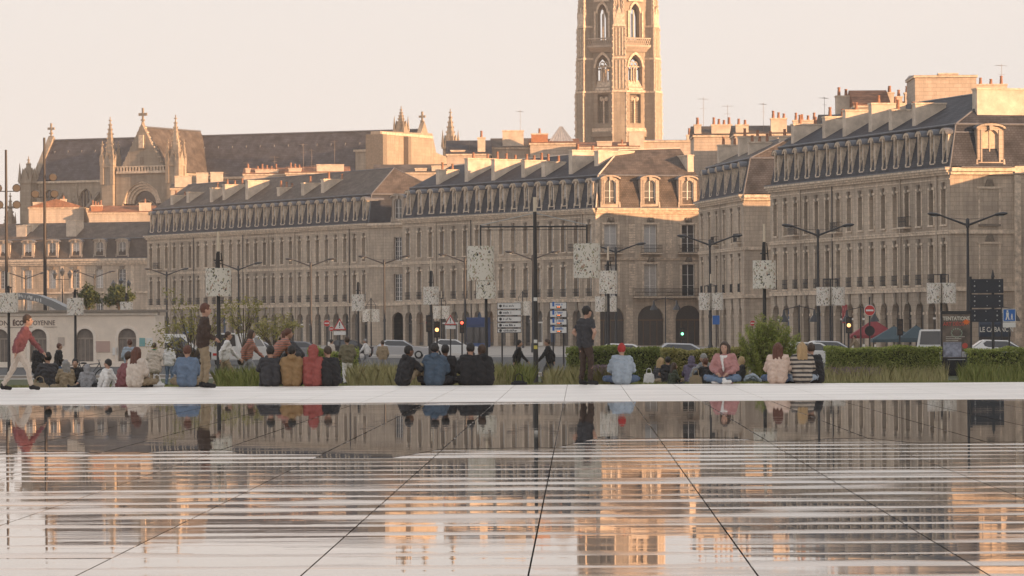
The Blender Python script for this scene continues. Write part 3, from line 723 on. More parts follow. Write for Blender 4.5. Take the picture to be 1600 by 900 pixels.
# --- building E: frontal facade far left
def make_E():
    P0, P1 = at(-40, 733, GZ), at(236, 720, GZ); dv = P1-P0; L = dv.length; ang = math.atan2(dv.y, dv.x)
    b = thing('quay_building', 'pale stone building facing the camera at far left with six arched dormers', 'building', (P0.x, P0.y, GZ), ang, 'quayside stone buildings')
    mb = MB(); M = Matrix.Identity(4); rnd = random.Random(5); sc = L/276.0
    cs = [(x+40)*sc for x in (7, 45, 83, 120, 157, 192)]; cs = [cs[0]-37*sc] + cs
    holes = []; w = 1.5; top = 14.8
    for c in cs: holes += [(c-1.1, c+1.1, .05, 4.2, 1.05), (c-w/2, c+w/2, 5.6, 8.0, .0), (c-w/2, c+w/2, 9.7, 13.0, .25)]
    wall_panel(mb, L, top, holes, .4, M)
    for z0, z1, p in ((4.75,5.05,.2),(8.75,9.05,.18),(13.7,14.0,.2),(14.002,14.4,.4),(14.402,14.8,.6)): moulding(mb, L, z0, z1, p, M)
    mb.box(-.2, L, -.62, 0, 14.802, 14.92, 3)
    for c in cs:
        for s in (-1,1):
            for v0, v1 in ((5.6,8.0),(9.7,12.9)): mb.box(c+s*(w/2+.12)-.11, c+s*(w/2+.12)+.11, -.06, 0, v0, v1, 1)
        mb.frus(c-.35, c+.35, -.1, 0, 12.9, c-.5, c+.5, -.2, 0, 13.5, 2)
        mb.box(c-w/2-.25, c+w/2+.25, -.1, 0, 8.002, 8.2, 1)
        add_window(b, M, c, 5.6, w-.02, 2.38, 0, .38, rnd.choice([GLASS, CURT2, CURT]), (4,4)); add_window(b, M, c, 9.7, w-.02, 3.28, .24, .38, rnd.choice([GLASS, CURT2, CURT]), (4,5))
    for u in (cs[1]+2.1, cs[3]+2, cs[6]+2): mb.box(u-.3, u+.3, -.05, 0, .1, 13.6, 1)
    mb.box(0, L, .41, 12, 0, 14.7, 0); mb.build('wall', WM, b)
    r = MB(); z = 14.92
    r.add([(0,0,z),(L,0,z),(L,1.1,z+3.4),(0,1.1,z+3.4),(L,7,z+6.4),(0,7,z+6.4),(L,13,z),(0,13,z)], [(0,1,2,3),(3,2,4,5),(5,4,6,7),(1,6,4,2),(0,3,5,7)], 0)
    r.tube((0,1.08,z+3.4), (L,1.08,z+3.4), .13, n=6, mat=1); r.build('roof', [SLATEW, LEAD], b)
    for c in cs: add_dormer(b, M, c, z, 2.35, 3.35, rnd.choice([CURT2, CURT]), .15, STONE2)
    for x, y0, y1, zz in ((19*sc+5, 2.2, 4.5, 8.4), (138*sc, 2.0, 5, 9.2), (62*sc, 4, 7, 8.6)):
        add_chimney(b, M, x-.1, x+1.8, y0, y1, z+2.5, zz+z-2.6, 0)
make_E()
# unseen city blocks added behind the quay, to the right: they keep the low sun off the lower walls
def city(label, px0, px1, D, dep, zt, m=TILE, hr=2.2, pots=3, wallm=None, kx=0.0, rz=0.0, chim=(), gable=False):
    P0, P1 = at(px0, D, GZ), at(px1, D, GZ); dv = P1-P0; L = dv.length; ang = math.atan2(dv.y, dv.x)+rz
    b = thing('town_house', label, 'house', (P0.x, P0.y, GZ), ang, 'town houses behind the quay')
    H = zt-GZ; mb = MB(); mb.box(0, L, 0, dep, 0, H); mb.box(-.15, L+.15, -.2, dep+.15, H+.002, H+.25, 1); mb.build('wall', [wallm or STONE2, TRIM], b)
    r = MB()
    if gable: r.prism_y([(-.25, H+.25), (L+.25, H+.25), (L/2, H+.25+hr)], -.3, dep+.2)
    else: r.prism_x([(-.25, H+.25), (dep+.2, H+.25), (dep/2, H+.25+hr)], -.2, L+.2)
    r.build('roof', [m], b)
    for (u0, u1, y0, y1, dz, np_, mm) in chim: add_chimney(b, Matrix.Identity(4), u0*L, u1*L, y0, y1, H-.3, H+dz, np_, mm)
    return b
# ------------------------------------------------------------------ town houses whose tops show over the quay roofs
def rear(label, px0, px1, ye, D, dep=10, m=None, hr=1.6, chim=(), wallm=None, gable=False, ants=()):
    zt = zpx((px0+px1)/2, ye, D); sc = px1-px0
    cl = []
    for (a, b_, yt, np_, mm) in chim:
        ztop = zpx((a+b_)/2, yt, D); cl.append(((a-px0)/sc, (b_-px0)/sc, .6, 1.9, ztop-zt, np_, mm))
    b = city(label, px0, px1, D, dep, zt, m or TILE, hr, wallm=wallm, chim=cl, gable=gable)
    for u, h in ants: add_antenna(b, ((u-px0)*D/F, 1.5, zt-GZ+.3), h, .2+u % 3*.4)
    return b
N_ = None
rear('house with clay tile gable rising behind the right block roof', 1338, 1392, 168, 462, 12, TILE, 2.0)
rear('flat topped pale house highest above the right block', 1432, 1528, 121, 459, 9.5, ZINC, .25, [(1470, 1500, 116, 0, N_)])
rear('house with wide four pot chimney wall near the right edge', 1506, 1600, 158, 470, 10, TILE, 1.0, [(1512, 1577, 133, 4, N_)], ants=[(1570, 4)])
rear('house with twin tall chimney stacks left of the flat topped house', 1386, 1452, 172, 474, 9, TILE, 1.0, [(1387, 1400, 146, 2, N_), (1417, 1448, 146, 4, N_), (1403, 1413, 152, 1, N_)])
rear('house with one slim two pot chimney behind the right block', 1288, 1336, 196, 466, 9, SLATEW, 1.2, [(1309, 1331, 151, 2, N_), (1320, 1334, 172, 3, N_)], ants=[(1292, 3)])
rear('house with clustered pots above the narrow block', 1086, 1150, 214, 545, 10, SLATEW, 1.4, [(1087, 1098, 196, 3, N_), (1114, 1146, 196, 4, N_)], ants=[(1102, 5), (1140, 4)])
rear('house with broad pale chimneys between narrow and right blocks', 1150, 1290, 212, 530, 10, SLATEW, 1.3, [(1152, 1172, 196, 2, N_), (1207, 1232, 186, 3, N_), (1242, 1280, 189, 4, N_)], ants=[(1196, 4)])
rear('slate roofed house above the left of the middle block', 700, 768, 243, 600, 12, SLATE, 2.2, [(748, 760, 216, 2, N_), (706, 728, 236, 0, N_)], ants=[(735, 2)])
rear('house with pale square chimney above the middle block', 770, 834, 233, 604, 12, SLATEW, 1.6, [(787, 820, 205, 0, N_)], ants=[(815, 5.5)])
h = rear('house with orange brick stack beside the zinc pyramid', 830, 905, 226, 596, 9, TILE, .8, [(832, 858, 210, 1, BRICKR)])
mb = MB(); w = 42*596/F; x0 = 28*596/F; z0 = zpx(880, 222, 596)-GZ; z1 = zpx(880, 196, 596)-GZ
mb.frus(x0, x0+w, 1.5, 1.5+w, z0, x0+w*.44, x0+w*.56, 1.5+w*.44, 1.5+w*.56, z1)
for i in range(1, 8):
    t = i/8; mb.tube((x0+w*t, 1.5, z0), (x0+w*(.44+.12*t), 1.5+w*.44, z1), .05, n=4)
mb.build('pyramid_roof', ZINC, h)
rear('low house with stacked chimneys below the tower', 905, 1000, 232, 588, 10, TILE, .9, [(985, 1008, 206, 0, N_), (935, 958, 222, 0, N_), (968, 980, 226, 1, BRICKR)])
rear('house with flat zinc terrace right of the tower foot', 1002, 1096, 222, 590, 10, ZINC, .3, [(1075, 1092, 212, 2, N_)])
rear('sunlit house with pots behind the left block', 382, 446, 274, 706, 9, TILE, 1.2, [(385, 392, 264, 2, N_), (400, 436, 266, 5, N_)], ants=[(430, 3), (388, 2)])
rear('house with lit pale upper wall and antennas behind left block', 448, 545, 272, 704, 9, TILE, 1.2, [(496, 538, 258, 0, N_), (452, 472, 264, 3, N_)], ants=[(475, 5), (524, 5.5), (488, 4)])
rear('house with bulky pale chimneys where left blocks meet', 268, 352, 296, 735, 9, SLATEW, 1.0, [(274, 300, 276, 0, N_), (308, 326, 271, 0, N_), (330, 349, 270, 0, N_)])
rear('clay tiled house with lit gable behind the far left building', 46, 132, 326, 775, 9, TILE, 1.6, [(52, 78, 317, 0, N_), (95, 104, 312, 1, N_)], gable=True)
rear('clay tiled house beneath the church rose window', 140, 240, 334, 772, 9, TILE, 1.4, [(218, 236, 318, 1, N_), (143, 160, 322, 4, BRICKR)])
rear('slate house between left and middle blocks', 586, 704, 272, 668, 10, SLATEW, 1.5, [(676, 702, 260, 0, N_), (650, 668, 264, 0, N_)])
# unseen houses added in the town so their roofs hold back the low sun
for lab, px0, px1, D, dep, zt in (('unseen tiled shading house wedged close behind the right block', 1424, 1760, 441, 17, 16.2), ('unseen tiled shading house deep behind the narrow block', 1110, 1330, 500, 9, 15.2), ('unseen tiled shading house deep behind the right block', 1330, 1700, 500, 30, 17.6),
                           ('unseen tiled house row far right behind the quay', 1500, 1900, 560, 30, 17.0), ('unseen tiled house row behind the middle block', 1000, 1500, 610, 20, 17.0), ('unseen tiled house row behind the left block', 560, 1000, 690, 18, 17.2)):
    city(lab, px0, px1, D, dep, zt, TILE, 2.4)

# ------------------------------------------------------------------ church
def gothic_pts(u0, u1, v1, rise, n=8):
    c = (u0+u1)/2; w = (u1-u0)/2; out = []
    for i in range(n+1):
        t = 2*i/n-1; s = abs(t)
        out.append((c+w*t, v1-rise + rise*math.sqrt(max(0, 1-((s+.9)/1.9)**2))/math.sqrt(1-(.9/1.9)**2)))
    return out
_round = arc_pts
def gothic(on):
    global arc_pts
    arc_pts = gothic_pts if on else _round
def pinnacle(mb, x, y, z0, w, zs, zt, mat_=0, M=None, crock=5):
    """square shaft z0..zs, gablets, then a crocketed spirelet to zt"""
    def T(p): return tuple(M @ Vector(p)) if M is not None else p
    mb.box(x-w/2, x+w/2, y-w/2, y+w/2, z0, zs, mat_, M)
    mb.box(x-w*.58, x+w*.58, y-w*.58, y+w*.58, zs-.35, zs, mat_, M)
    for a in range(4):
        c, s = cos(a*pi/2), sin(a*pi/2)
        g = [(x+c*w*.56-s*w*.4, y+s*w*.56+c*w*.4, zs), (x+c*w*.56+s*w*.4, y+s*w*.56-c*w*.4, zs), (x+c*w*.56, y+s*w*.56, zs+w*1.1), (x, y, zs+w*.5)]
        mb.add(g, [(0,1,2),(0,2,3),(1,3,2)], mat_, False, M)
        px, py = x+(c-s)*w*.5, y+(s+c)*w*.5
        mb.frus(px-w*.12, px+w*.12, py-w*.12, py+w*.12, zs, px-.02, px+.02, py-.02, py+.02, zs+w*1.5, mat_, M)
    hw = w*.40
    mb.frus(x-hw, x+hw, y-hw, y+hw, zs, x-.06, x+.06, y-.06, y+.06, zt, mat_, M)
    for i in range(1, crock+1):
        t = i/(crock+1); z = zs+(zt-zs)*t; r = hw*(1-t)+.06
        for a in range(4):
            c, s = cos(a*pi/2+pi/4)*1.414, sin(a*pi/2+pi/4)*1.414
            k = .07+.06*w*.35; mb.box(x+c*r-k, x+c*r+k, y+s*r-k, y+s*r+k, z-.12, z+.16, mat_, M)
    mb.box(x-.22, x+.22, y-.22, y+.22, zt-.1, zt+.12, mat_, M); mb.box(x-.07, x+.07, y-.07, y+.07, zt+.1, zt+.7, mat_, M)
def cross(mb, x, y, z, h, mat_=0, M=None):
    mb.box(x-.16, x+.16, y-.16, y+.16, z, z+h, mat_, M); mb.box(x-h*.3, x+h*.3, y-.13, y+.13, z+h*.5, z+h*.68, mat_, M)
    mb.box(x-.3, x+.3, y-.3, y+.3, z+h*.18, z+h*.28, mat_, M)
def make_church():
    PL, PR = at(82, 822, GZ), at(661, 786, GZ); dv = PR-PL; L = dv.length; ang = math.atan2(dv.y, dv.x)
    ch = thing('church', 'long gothic church with slate nave roof, gabled transept and spired pinnacles', 'church', (PL.x, PL.y, GZ), ang)
    gothic(True); Z = lambda z: z-GZ
    hw = 6.4; eav, rid = Z(30.2), Z(38.9); S3 = [STONE3, SOOT, TRIM]
    # origin = under the ridge, y=-hw front eave
    holes = []; n = 10; tx = L*.385+2.3
    xs = [3.5+i*(L-7)/(n-1) for i in range(n)]
    for x in xs: holes.append((x-1.6, x+1.6, Z(20), eav-1.2, 2.2))
    mb = MB(); Mf = Matrix.Translation((0, -hw, 0)); wall_panel(mb, L, eav, holes, .8, Mf)
    mb.box(0, L, -hw+.9, hw, 0, eav-.05); mb.box(-.2, L+.1, -hw-.45, -hw, eav-.02, eav+.38, 2)
    mb.box(0, L, -hw-8, -hw-.002, 0, Z(20.5)); 
    mb.build('nave_wall', S3, ch)
    for i, x in enumerate(xs):
        g = MB(); g.box(x-1.6, x+1.6, -hw+.55, -hw+.6, Z(20), eav-1.3); [g.box(x+k-.09, x+k+.09, -hw+.4, -hw+.56, Z(20), eav-1.8, 1) for k in (-.75, 0, .75)]
        g.build('window', [GLASS, STONE3], ch)
        f = MB(); bx = x+2.9                                                    # buttress with flyer
        f.box(bx-.6, bx+.6, -hw-9, -hw-7.2, 0, Z(23)); pinnacle(f, bx, -hw-8.1, Z(22.9), 1.3, Z(25.0), Z(29.2), 0, None, 3)
        f.prism_x([(-hw-7.2, Z(22)), (-hw, Z(27.4)), (-hw, Z(28.3)), (-hw-7.2, Z(23.2))], bx-.35, bx+.35, 1)
        f.build('flying_buttress', S3, ch)
    r = MB(); r.prism_x([(-hw-.3, eav+.38), (hw+.3, eav+.38), (0, rid)], 0.6, L-.8)
    r.tube((.6,0,rid), (L-.8,0,rid), .22, n=6, mat=1)
    for i in range(26):
        x = 2+i*(L-5)/25; r.box(x-.12, x+.12, -2.2, -1.8, rid-2.72, rid-2.2, 1)
    r.build('nave_roof', [SLATEC, LEAD], ch)
    # choir gable at the left end
    g = MB(); g.prism_x([(-hw-.6, 0), (hw+.6, 0), (hw+.6, eav+.2), (0, rid+.9), (-hw-.6, eav+.2)], -.6, .6); cross(g, 0, 0, rid+.8, 2.6)
    g.build('choir_gable', S3, ch)
    for x, y, w, a, b_ in ((-.6, -hw-1, 2.5, 32.0, 38.6), (-3.6, -hw-3, 1.4, 24, 31.5), (-6.0, -hw-1, 1.1, 22, 27.5)):
        p = MB(); pinnacle(p, x, y, 0, w, Z(a-1.5), Z(b_-3.8), 0, None, 4); p.build('pinnacle', S3, ch)
    # transept
    t = MB(); fy = -22.0; tw = 4.6; ag = Z(40.0); ge = Z(31.2)
    xs_ = tx
    Mt = Matrix.Translation((xs_-tw-1.2, fy, 0)); W2 = 2*tw+2.4
    wall_panel(t, W2, ge, [(W2/2-4.3, W2/2+4.3, Z(12), Z(29.6), 4.3)], 1.6, Mt, 0)
    t.prism_y([(xs_-tw-.4, ge), (xs_+tw+.4, ge), (xs_, ag+.5)], fy, fy+1.0)
    t.box(xs_-tw-.8, xs_+tw+.8, fy-.5, fy-.002, ge-.2, ge+.25, 2)
    for k in range(16): t.box(xs_-tw-.6+k*(2*tw+1.2)/15.6, xs_-tw-.6+k*(2*tw+1.2)/15.6+.3, fy-.45, fy-.25, ge+.25, ge+1.0, 2)
    t.box(xs_-tw-.8, xs_+tw+.8, fy-.47, fy-.22, ge+1.0, ge+1.2, 2)
    t.box(xs_-.35, xs_+.35, fy-.06, fy-.002, ge+1.6, ge+2.9, 1); t.box(xs_-.5, xs_+.5, fy-.3, fy-.002, ge+4.6, ge+7.0, 2); t.box(xs_-.7, xs_+.7, fy-.35, fy-.002, ge+4.35, ge+4.6, 1)
    for i in range(11):
        u = i/10
        for s in (-1, 1):
            x = xs_+s*(tw+.4)*(1-u); z = ge+(ag+.5-ge)*u; t.box(x-.13, x+.13, fy+.1, fy+.9, z-.05, z+.2, 2)
    cross(t, xs_, fy+.5, ag+.4, 3.0)
    t.box(xs_-tw-1.1, xs_+tw+1.1, fy+1.62, -hw-.01, 0, ge-.05)
    t.build('transept_wall', S3, ch)
    for k, rr_ in enumerate((4.28, 3.8, 3.32, 2.84)):
        a = MB(); y0 = fy+.1+.33*k; ap = _round(xs_-rr_, xs_+rr_, Z(25.3)+rr_, rr_, 14); ip = _round(xs_-rr_+.42, xs_+rr_-.42, Z(25.3)+rr_-.42, rr_-.42, 14)
        for i in range(14): a.prism_y([ap[i], ip[i], ip[i+1], ap[i+1]], y0, y0+.4)
        a.build('arch_moulding', TRIM, ch)
    q = MB(); zc = Z(23.4); q.box(xs_-4.2, xs_+4.2, fy+1.45, fy+1.55, Z(12), Z(29.2), 1)
    q2 = MB(); 
    for rad in (2.6, 1.7, .7): 
        for i in range(20):
            a0, a1 = 2*pi*i/20, 2*pi*(i+1)/20; q2.tube((xs_+rad*cos(a0), fy+1.35, zc+rad*sin(a0)), (xs_+rad*cos(a1), fy+1.35, zc+rad*sin(a1)), .15, n=5)
    for i in range(12):
        a0 = 2*pi*i/12; q2.tube((xs_+.7*cos(a0), fy+1.35, zc+.7*sin(a0)), (xs_+2.6*cos(a0), fy+1.35, zc+2.6*sin(a0)), .11, n=5)
    w_ = q.build('rose_window', [GLASS, mat('leaded_glass', (.06,.05,.05), .25, var=.3)], ch); q2.build('tracery', STONE3, w_)
    r = MB(); r.prism_y([(xs_-tw-.5, ge+.1), (xs_+tw+.5, ge+.1), (xs_, ag-.2)], fy+1.0, 0); r.tube((xs_, fy+1, ag-.2), (xs_, 0, ag-.2), .2, n=6, mat=1)
    r.build('transept_roof', [SLATEW, LEAD], ch)
    for s in (-1, 1):                                                          # stair turrets with spirelets
        p = MB(); x = xs_+s*(tw+2.6)
        p.box(x-1.35, x+1.35, fy-.9, fy+1.8, 0, Z(24)); p.box(x-1.5, x+1.5, fy-1.05, fy+1.95, Z(23.6), Z(24.1), 2)
        pinnacle(p, x, fy+.45, Z(24.05), 2.45, Z(32.6), Z(41.2), 0, None, 9)
        for dx in (-1.1, 1.1):
            for dy in (-1.1, 1.1): pinnacle(p, x+dx, fy+.45+dy, Z(29), .7, Z(33.4), Z(36.6), 0, None, 2)
        p.build('stair_turret', S3, ch)
    # west front, seen edge-on and lit
    g = MB(); g.prism_x([(-19.5, 0), (13, 0), (13, Z(33.2)), (3.2, Z(34.6)), (1.6, Z(38.2)), (-19.5, Z(37.8))], L-.6, L+1.4)
    for y, w in ((-19.6, 1.6), (-9.6, 1.2)): g.box(L-1.2, L+2.4, y-w/2, y+w/2, 0, Z(37.2), 1)
    g.box(L+1.402, L+1.6, -19.3, 1.5, Z(37.2), Z(37.7), 2)
    for y in (-15, -4.5):
        g.box(L+1.402, L+1.55, y-2.6, y+2.6, Z(20), Z(20.4), 2)
    g.build('west_front', S3, ch)
    for y, zs, zt, w in ((-9.2, 38.2, 42.2, 1.9), (11.2, 36.0, 42.6, 2.2)):
        p = MB(); pinnacle(p, L+.4, y, Z(30), w, Z(zs), Z(zt), 0, None, 6); p.build('pinnacle', S3, ch)
    p = MB(); p.prism_x([(-1.6, Z(38)), (1.6, Z(38)), (0, Z(40.4))], L-.3, L+.6); cross(p, L+.1, 0, Z(40), 2.3); p.build('gable_cross', S3, ch)
    p = MB(); p.box(L-9.5, L-1.2, -hw-2.5, -hw-.01, Z(29), Z(34.6)); p.box(L-9.8, L-1.1, -hw-2.8, -hw, Z(34.602), Z(35.0), 2); p.build('parapet_block', S3, ch)
    gothic(False)
make_church()

# ------------------------------------------------------------------ bell tower
def make_tower():
    c = at(968.5, 806, GZ)
    tw = thing('bell_tower', 'tall hexagonal gothic bell tower with sunlit right faces', 'tower', (c.x, c.y, GZ), YAW)
    tw.scale = (.9, .9, 1); gothic(True); Z = lambda z: z-GZ; Rr = 8.0
    S3 = [STONE3, SOOT, TRIM, STONE2]
    V = [(Rr*cos(-pi/2+k*pi/3), Rr*sin(-pi/2+k*pi/3)) for k in range(6)]
    wall = MB(); W = Rr; top = Z(75)
    for k in range(6):
        a, b_ = V[k], V[(k+1) % 6]; ang = math.atan2(b_[1]-a[1], b_[0]-a[0]); M = Matrix.Translation((a[0], a[1], 0)) @ Matrix.Rotation(ang, 4, 'Z')
        m = W/2
        wall_panel(wall, W, top, [(m-1.35, m+1.35, Z(40.6), Z(46.2)), (m-1.75, m+1.75, Z(47.6), Z(53.8), 2.6), (m-1.15, m+1.15, Z(56.6), Z(63.6), 1.9), (m-1.2, m+1.2, Z(66), Z(72.5), 1.9)], 1.2, M)
        wall.box(.8, W-.8, -.35, 0, Z(39.0), Z(39.7), 2, M); wall.box(.8, W-.8, -.3, 0, Z(46.5), Z(46.9), 2, M); wall.box(1.2, W-1.2, -.5, -.002, Z(38), Z(38.998), 0, M)
        if k in (5, 0, 1, 4):
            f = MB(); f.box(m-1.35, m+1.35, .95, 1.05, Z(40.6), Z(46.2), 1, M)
            for i in range(13): 
                z = Z(40.7)+i*.36; f.add([(m-1.3,.5,z),(m+1.3,.5,z),(m+1.3,.93,z+.3),(m-1.3,.93,z+.3)], [(0,1,2,3)], 0, False, M)
            f.box(m-.14, m+.14, .3, .5, Z(40.6), Z(45.4), 2, M)
            for s in (-1, 1): f.ball(M @ Vector((m+s*.62, .45, Z(45.3))), .45, 8, 2, (1,.3,1))
            f.build('louvre', [STONE3, SOOT, TRIM], tw)
        t = MB()
        for u in (-.6, 0, .6): t.box(m+u-.1, m+u+.1, .55, .8, Z(47.6), Z(51.6), 0, M)
        for u in (-.6, .6): 
            for i in range(10):
                a0, a1 = 2*pi*i/10, 2*pi*(i+1)/10; t.tube(M @ Vector((m+u*.75+.45*cos(a0), .67, Z(52)+.45*sin(a0))), M @ Vector((m+u*.75+.45*cos(a1), .67, Z(52)+.45*sin(a1))), .11, n=4)
        t.box(m-1.7, m+1.7, .55, .8, Z(51.4), Z(51.62), 0, M); mu = MB(); mu.box(m-.1, m+.1, .5, .7, Z(56.6), Z(62.4), 0, M); mu.build('mullion', TRIM, tw)
        t.build('tracery', TRIM, tw)
        ar = MB()                                                        # hood moulds
        for (zz, hw_, ris, y0) in ((Z(53.8), 1.75, 2.6, -.22), (Z(63.6), 1.15, 1.9, -.22)):
            ar = MB()
            ap = gothic_pts(m-hw_-.4, m+hw_+.4, zz+.55, ris+.35, 10); ip = gothic_pts(m-hw_-.03, m+hw_+.03, zz+.02, ris, 10)
            for i in range(10): ar.prism_y([ap[i], ip[i], ip[i+1], ap[i+1]], y0, -.003, 0, M)
            ar.build('hood_mould', TRIM, tw)
        ar = MB(); ar.frus(m-1.75, m+1.75, -.3, 0, Z(46.95), m-1.75, m+1.75, .9, 1.1, Z(48.9), 0, M)
        ar.build('window_slope', TRIM, tw)
        ar = MB(); ar.box(m-1.9, m-1.55, -.35, -.003, Z(56.6), Z(62.2), 0, M); ar.build('colonnette', TRIM, tw); ar = MB(); ar.box(m+1.55, m+1.9, -.35, -.003, Z(56.6), Z(62.2), 0, M); ar.build('colonnette', TRIM, tw); ar = MB()
        ar.prism_y([(m-1.9, Z(64.0)), (m+1.9, Z(64.0)), (m, Z(68.2))], -.5, -.25, 0, M)
        ar.build('gablet', TRIM, tw)
        g = MB()                                                         # balcony gallery
        g.frus(1.3, W-1.3, -.3, 0, Z(54.3), .9, W-.9, -1.2, 0, Z(55.2), 0, M); g.box(.8, W-.8, -1.3, -.002, Z(55.2), Z(55.6), 0, M); g.box(.8, W-.8, -1.3, -1.05, Z(56.75), Z(57.0), 0, M)
        nb = 12
        for i in range(nb):
            u = .9+(W-1.8)*i/nb; du = (W-1.8)/nb
            g.add([(u,-1.2,Z(55.6)),(u+.14,-1.2,Z(55.6)),(u+du+.14,-1.2,Z(56.75)),(u+du,-1.2,Z(56.75))], [(0,1,2,3)], 0, False, M)
            g.add([(u+du,-1.19,Z(55.6)),(u+du+.14,-1.19,Z(55.6)),(u+.14,-1.19,Z(56.75)),(u,-1.19,Z(56.75))], [(0,1,2,3)], 0, False, M)
        g.build('gallery', STONE2, tw)
    wall.build('wall', S3, tw)
    for k in range(6):                                                   # corner buttresses with set-backs
        a = -pi/2+k*pi/3; M = Matrix.Rotation(a+pi/2, 4, 'Z') @ Matrix.Translation((0, -Rr, 0)); b = MB()
        for z0, z1, w, p in ((0, 46.8, 1.45, 1.75), (46.8, 53.2, 1.35, 1.5), (53.2, 59.4, 1.25, 1.35), (59.4, 75, .95, .9)):
            b.box(-w, w, -p, 1.2, Z(z0) if z0 else 0, Z(z1), 0, M); b.box(-w-.12, w+.12, -p-.14, 1.1, Z(z1)-.35, Z(z1)+.02, 2, M)
            for u in (-w*.55, 0, w*.55):
                if z0: b.box(u-.11, u+.11, -p-.13, -p, Z(z0)+.3, Z(z1)-.6, 2, M)
            for s in (-1, 1): b.box(s*w-.12, s*w+.12, -p-.08, -p+.16, Z(max(z0, 20)), Z(z1)-.4, 2, M)
            if z0: 
                pass
        b.prism_y([(-1.25, Z(59.4)), (1.25, Z(59.4)), (0, Z(63.2))], -1.4, -.9, 2, M)
        for s in (-1, 1): pinnacle(b, s*.95, -1.05, Z(59.3), .55, Z(61.6), Z(65.6), 2, M, 4)
        pinnacle(b, 0, -.3, Z(75), 1.7, Z(78), Z(86), 2, M, 6)
        for i in range(17):
            z = Z(38.5)+i*1.25
            p = 1.75 if z < Z(46.8) else (1.5 if z < Z(53.2) else 1.35); w = 1.45 if z < Z(46.8) else (1.35 if z < Z(53.2) else 1.25)
            for s in (-1, 1): b.box(s*(w+.14)-.16, s*(w+.14)+.16, -p-.22, -p+.1, z, z+.26, 2, M)
        b.build('buttress', S3, tw)
    s = MB(); s.lathe([(6.6, Z(75)), (.25, Z(113))], 6, 0, Matrix.Rotation(pi/6, 4, 'Z'), smooth=False)
    for k in range(6):
        a = -pi/2+k*pi/3
        for i in range(22):
            t = i/22; r = 6.6*(1-t)+.2; z = Z(75)+38*t; s.box(r*cos(a)-.2, r*cos(a)+.2, r*sin(a)-.2, r*sin(a)+.2, z, z+.45, 1)
    s.build('spire', [STONE3, TRIM], tw); gothic(False)
make_tower()
# ------------------------------------------------------------------ street furniture
def G(px, D): 
    p = at(px, D, 0); p.z = gz(p.y); return p
def drum_mat():
    m = bpy.data.materials.new('pierced_drum'); m.use_nodes = True; N = m.node_tree.nodes; L = m.node_tree.links; b = N['Principled BSDF']; b.inputs['Roughness'].default_value = .55
    tc = N.new('ShaderNodeTexCoord'); v = N.new('ShaderNodeTexVoronoi'); v.inputs['Scale'].default_value = 24; n = N.new('ShaderNodeTexNoise'); n.inputs['Scale'].default_value = 9; n.inputs['Detail'].default_value = 3
    mp = N.new('ShaderNodeMapping'); mp.inputs['Scale'].default_value = (1,1,.8); L.new(tc.outputs['Object'], mp.inputs[0]); L.new(mp.outputs[0], n.inputs[0])
    ds = N.new('ShaderNodeMix'); ds.data_type = 'VECTOR'; ds.inputs[0].default_value = .18; L.new(mp.outputs[0], ds.inputs[4]); L.new(n.outputs[1], ds.inputs[5]); L.new(ds.outputs[1], v.inputs[0])
    cr = N.new('ShaderNodeValToRGB'); e = cr.color_ramp.elements; e[0].position = 0; e[0].color = (.03,.03,.03,1); e[1].position = .16; e[1].color = (.05,.045,.04,1)
    for p, c in ((.165,(.70,.65,.58,1)),(.70,(.66,.60,.52,1)),(.705,(.34,.31,.20,1)),(.78,(.38,.33,.22,1)),(.785,(.42,.27,.2,1)),(.84,(.42,.27,.2,1)),(.845,(.72,.68,.62,1))):
        q = e.new(p); q.color = c
    cr.color_ramp.interpolation = 'CONSTANT'; L.new(v.outputs['Color'], cr.inputs[0]); L.new(cr.outputs[0], b.inputs['Base Color']); return m
DRUM = drum_mat(); LAMPTIP = mat('pale_lamp_tip', (.66,.55,.42), .5)
def drum(mb, x, y, z0, z1, r):
    mb.lathe([(r, z0), (r, z1)], 24, 0, None, (x, y), True, False); mb.lathe([(r*.95, z1), (r*.95, z0)], 24, 0, None, (x, y), True, False)
    for z, k in ((z0, 1), (z1, -1)): mb.lathe([(r*.95, z), (r, z)] if k > 0 else [(r, z), (r*.95, z)], 24, 0, None, (x, y), False, False)
def drum_lamp(px, D, yc, wpx, hpx, ytop, label, double=False):
    g = G(px, D); t = thing('drum_street_lamp', label, 'street lamp', g, YAW, 'pierced drum lamps in the gardens')
    zc = zpx(px, yc, D)-g.z; r = wpx*D/F/2; hh = hpx*D/F/2; zt = zpx(px, ytop, D)-g.z
    p = MB(); p.tube((0,0,0), (0,0,zt-.7), .085, .06, 10); p.lathe([(.16,0),(.16,.12),(.10,.3)], 10); p.build('pole', POLE, t)
    p = MB(); p.tube((0,0,zt-.7), (0,0,zt), .05, .045, 8); p.build('lamp_tip', LAMPTIP, t)
    if not double:
        d = MB(); drum(d, 0, 0, zc-hh, zc+hh, r); d.build('drum_shade', DRUM, t)
        k = MB()
        for a in range(3): k.tube((.16*cos(a*2.1), .16*sin(a*2.1), zc+hh-.02), (.1*cos(a*2.1), .1*sin(a*2.1), zt-.75), .022, n=5)
        k.lathe([(.17,zc+hh+.25),(.17,zc+hh+.3)], 10); k.build('bracket', POLE, t)
    else:
        r2 = r/2*.98
        k = MB(); k.tube((-r2*1.02,0,zc+hh+.5), (r2*1.02,0,zc+hh+.5), .03, n=6)
        for s in (-1, 1):
            d = MB(); drum(d, s*r2*1.02, -.16, zc-hh, zc+hh, r2); d.build('drum_shade', DRUM, t)
            k.tube((s*r2*1.02,0,zc+hh-.1), (s*r2*1.02,0,zc+hh+.52), .028, n=6); k.tube((s*r2*1.02,0,zc+hh+.5), (0,0,zt-.75), .02, n=5)
        k.build('yoke', POLE, t)
    return t
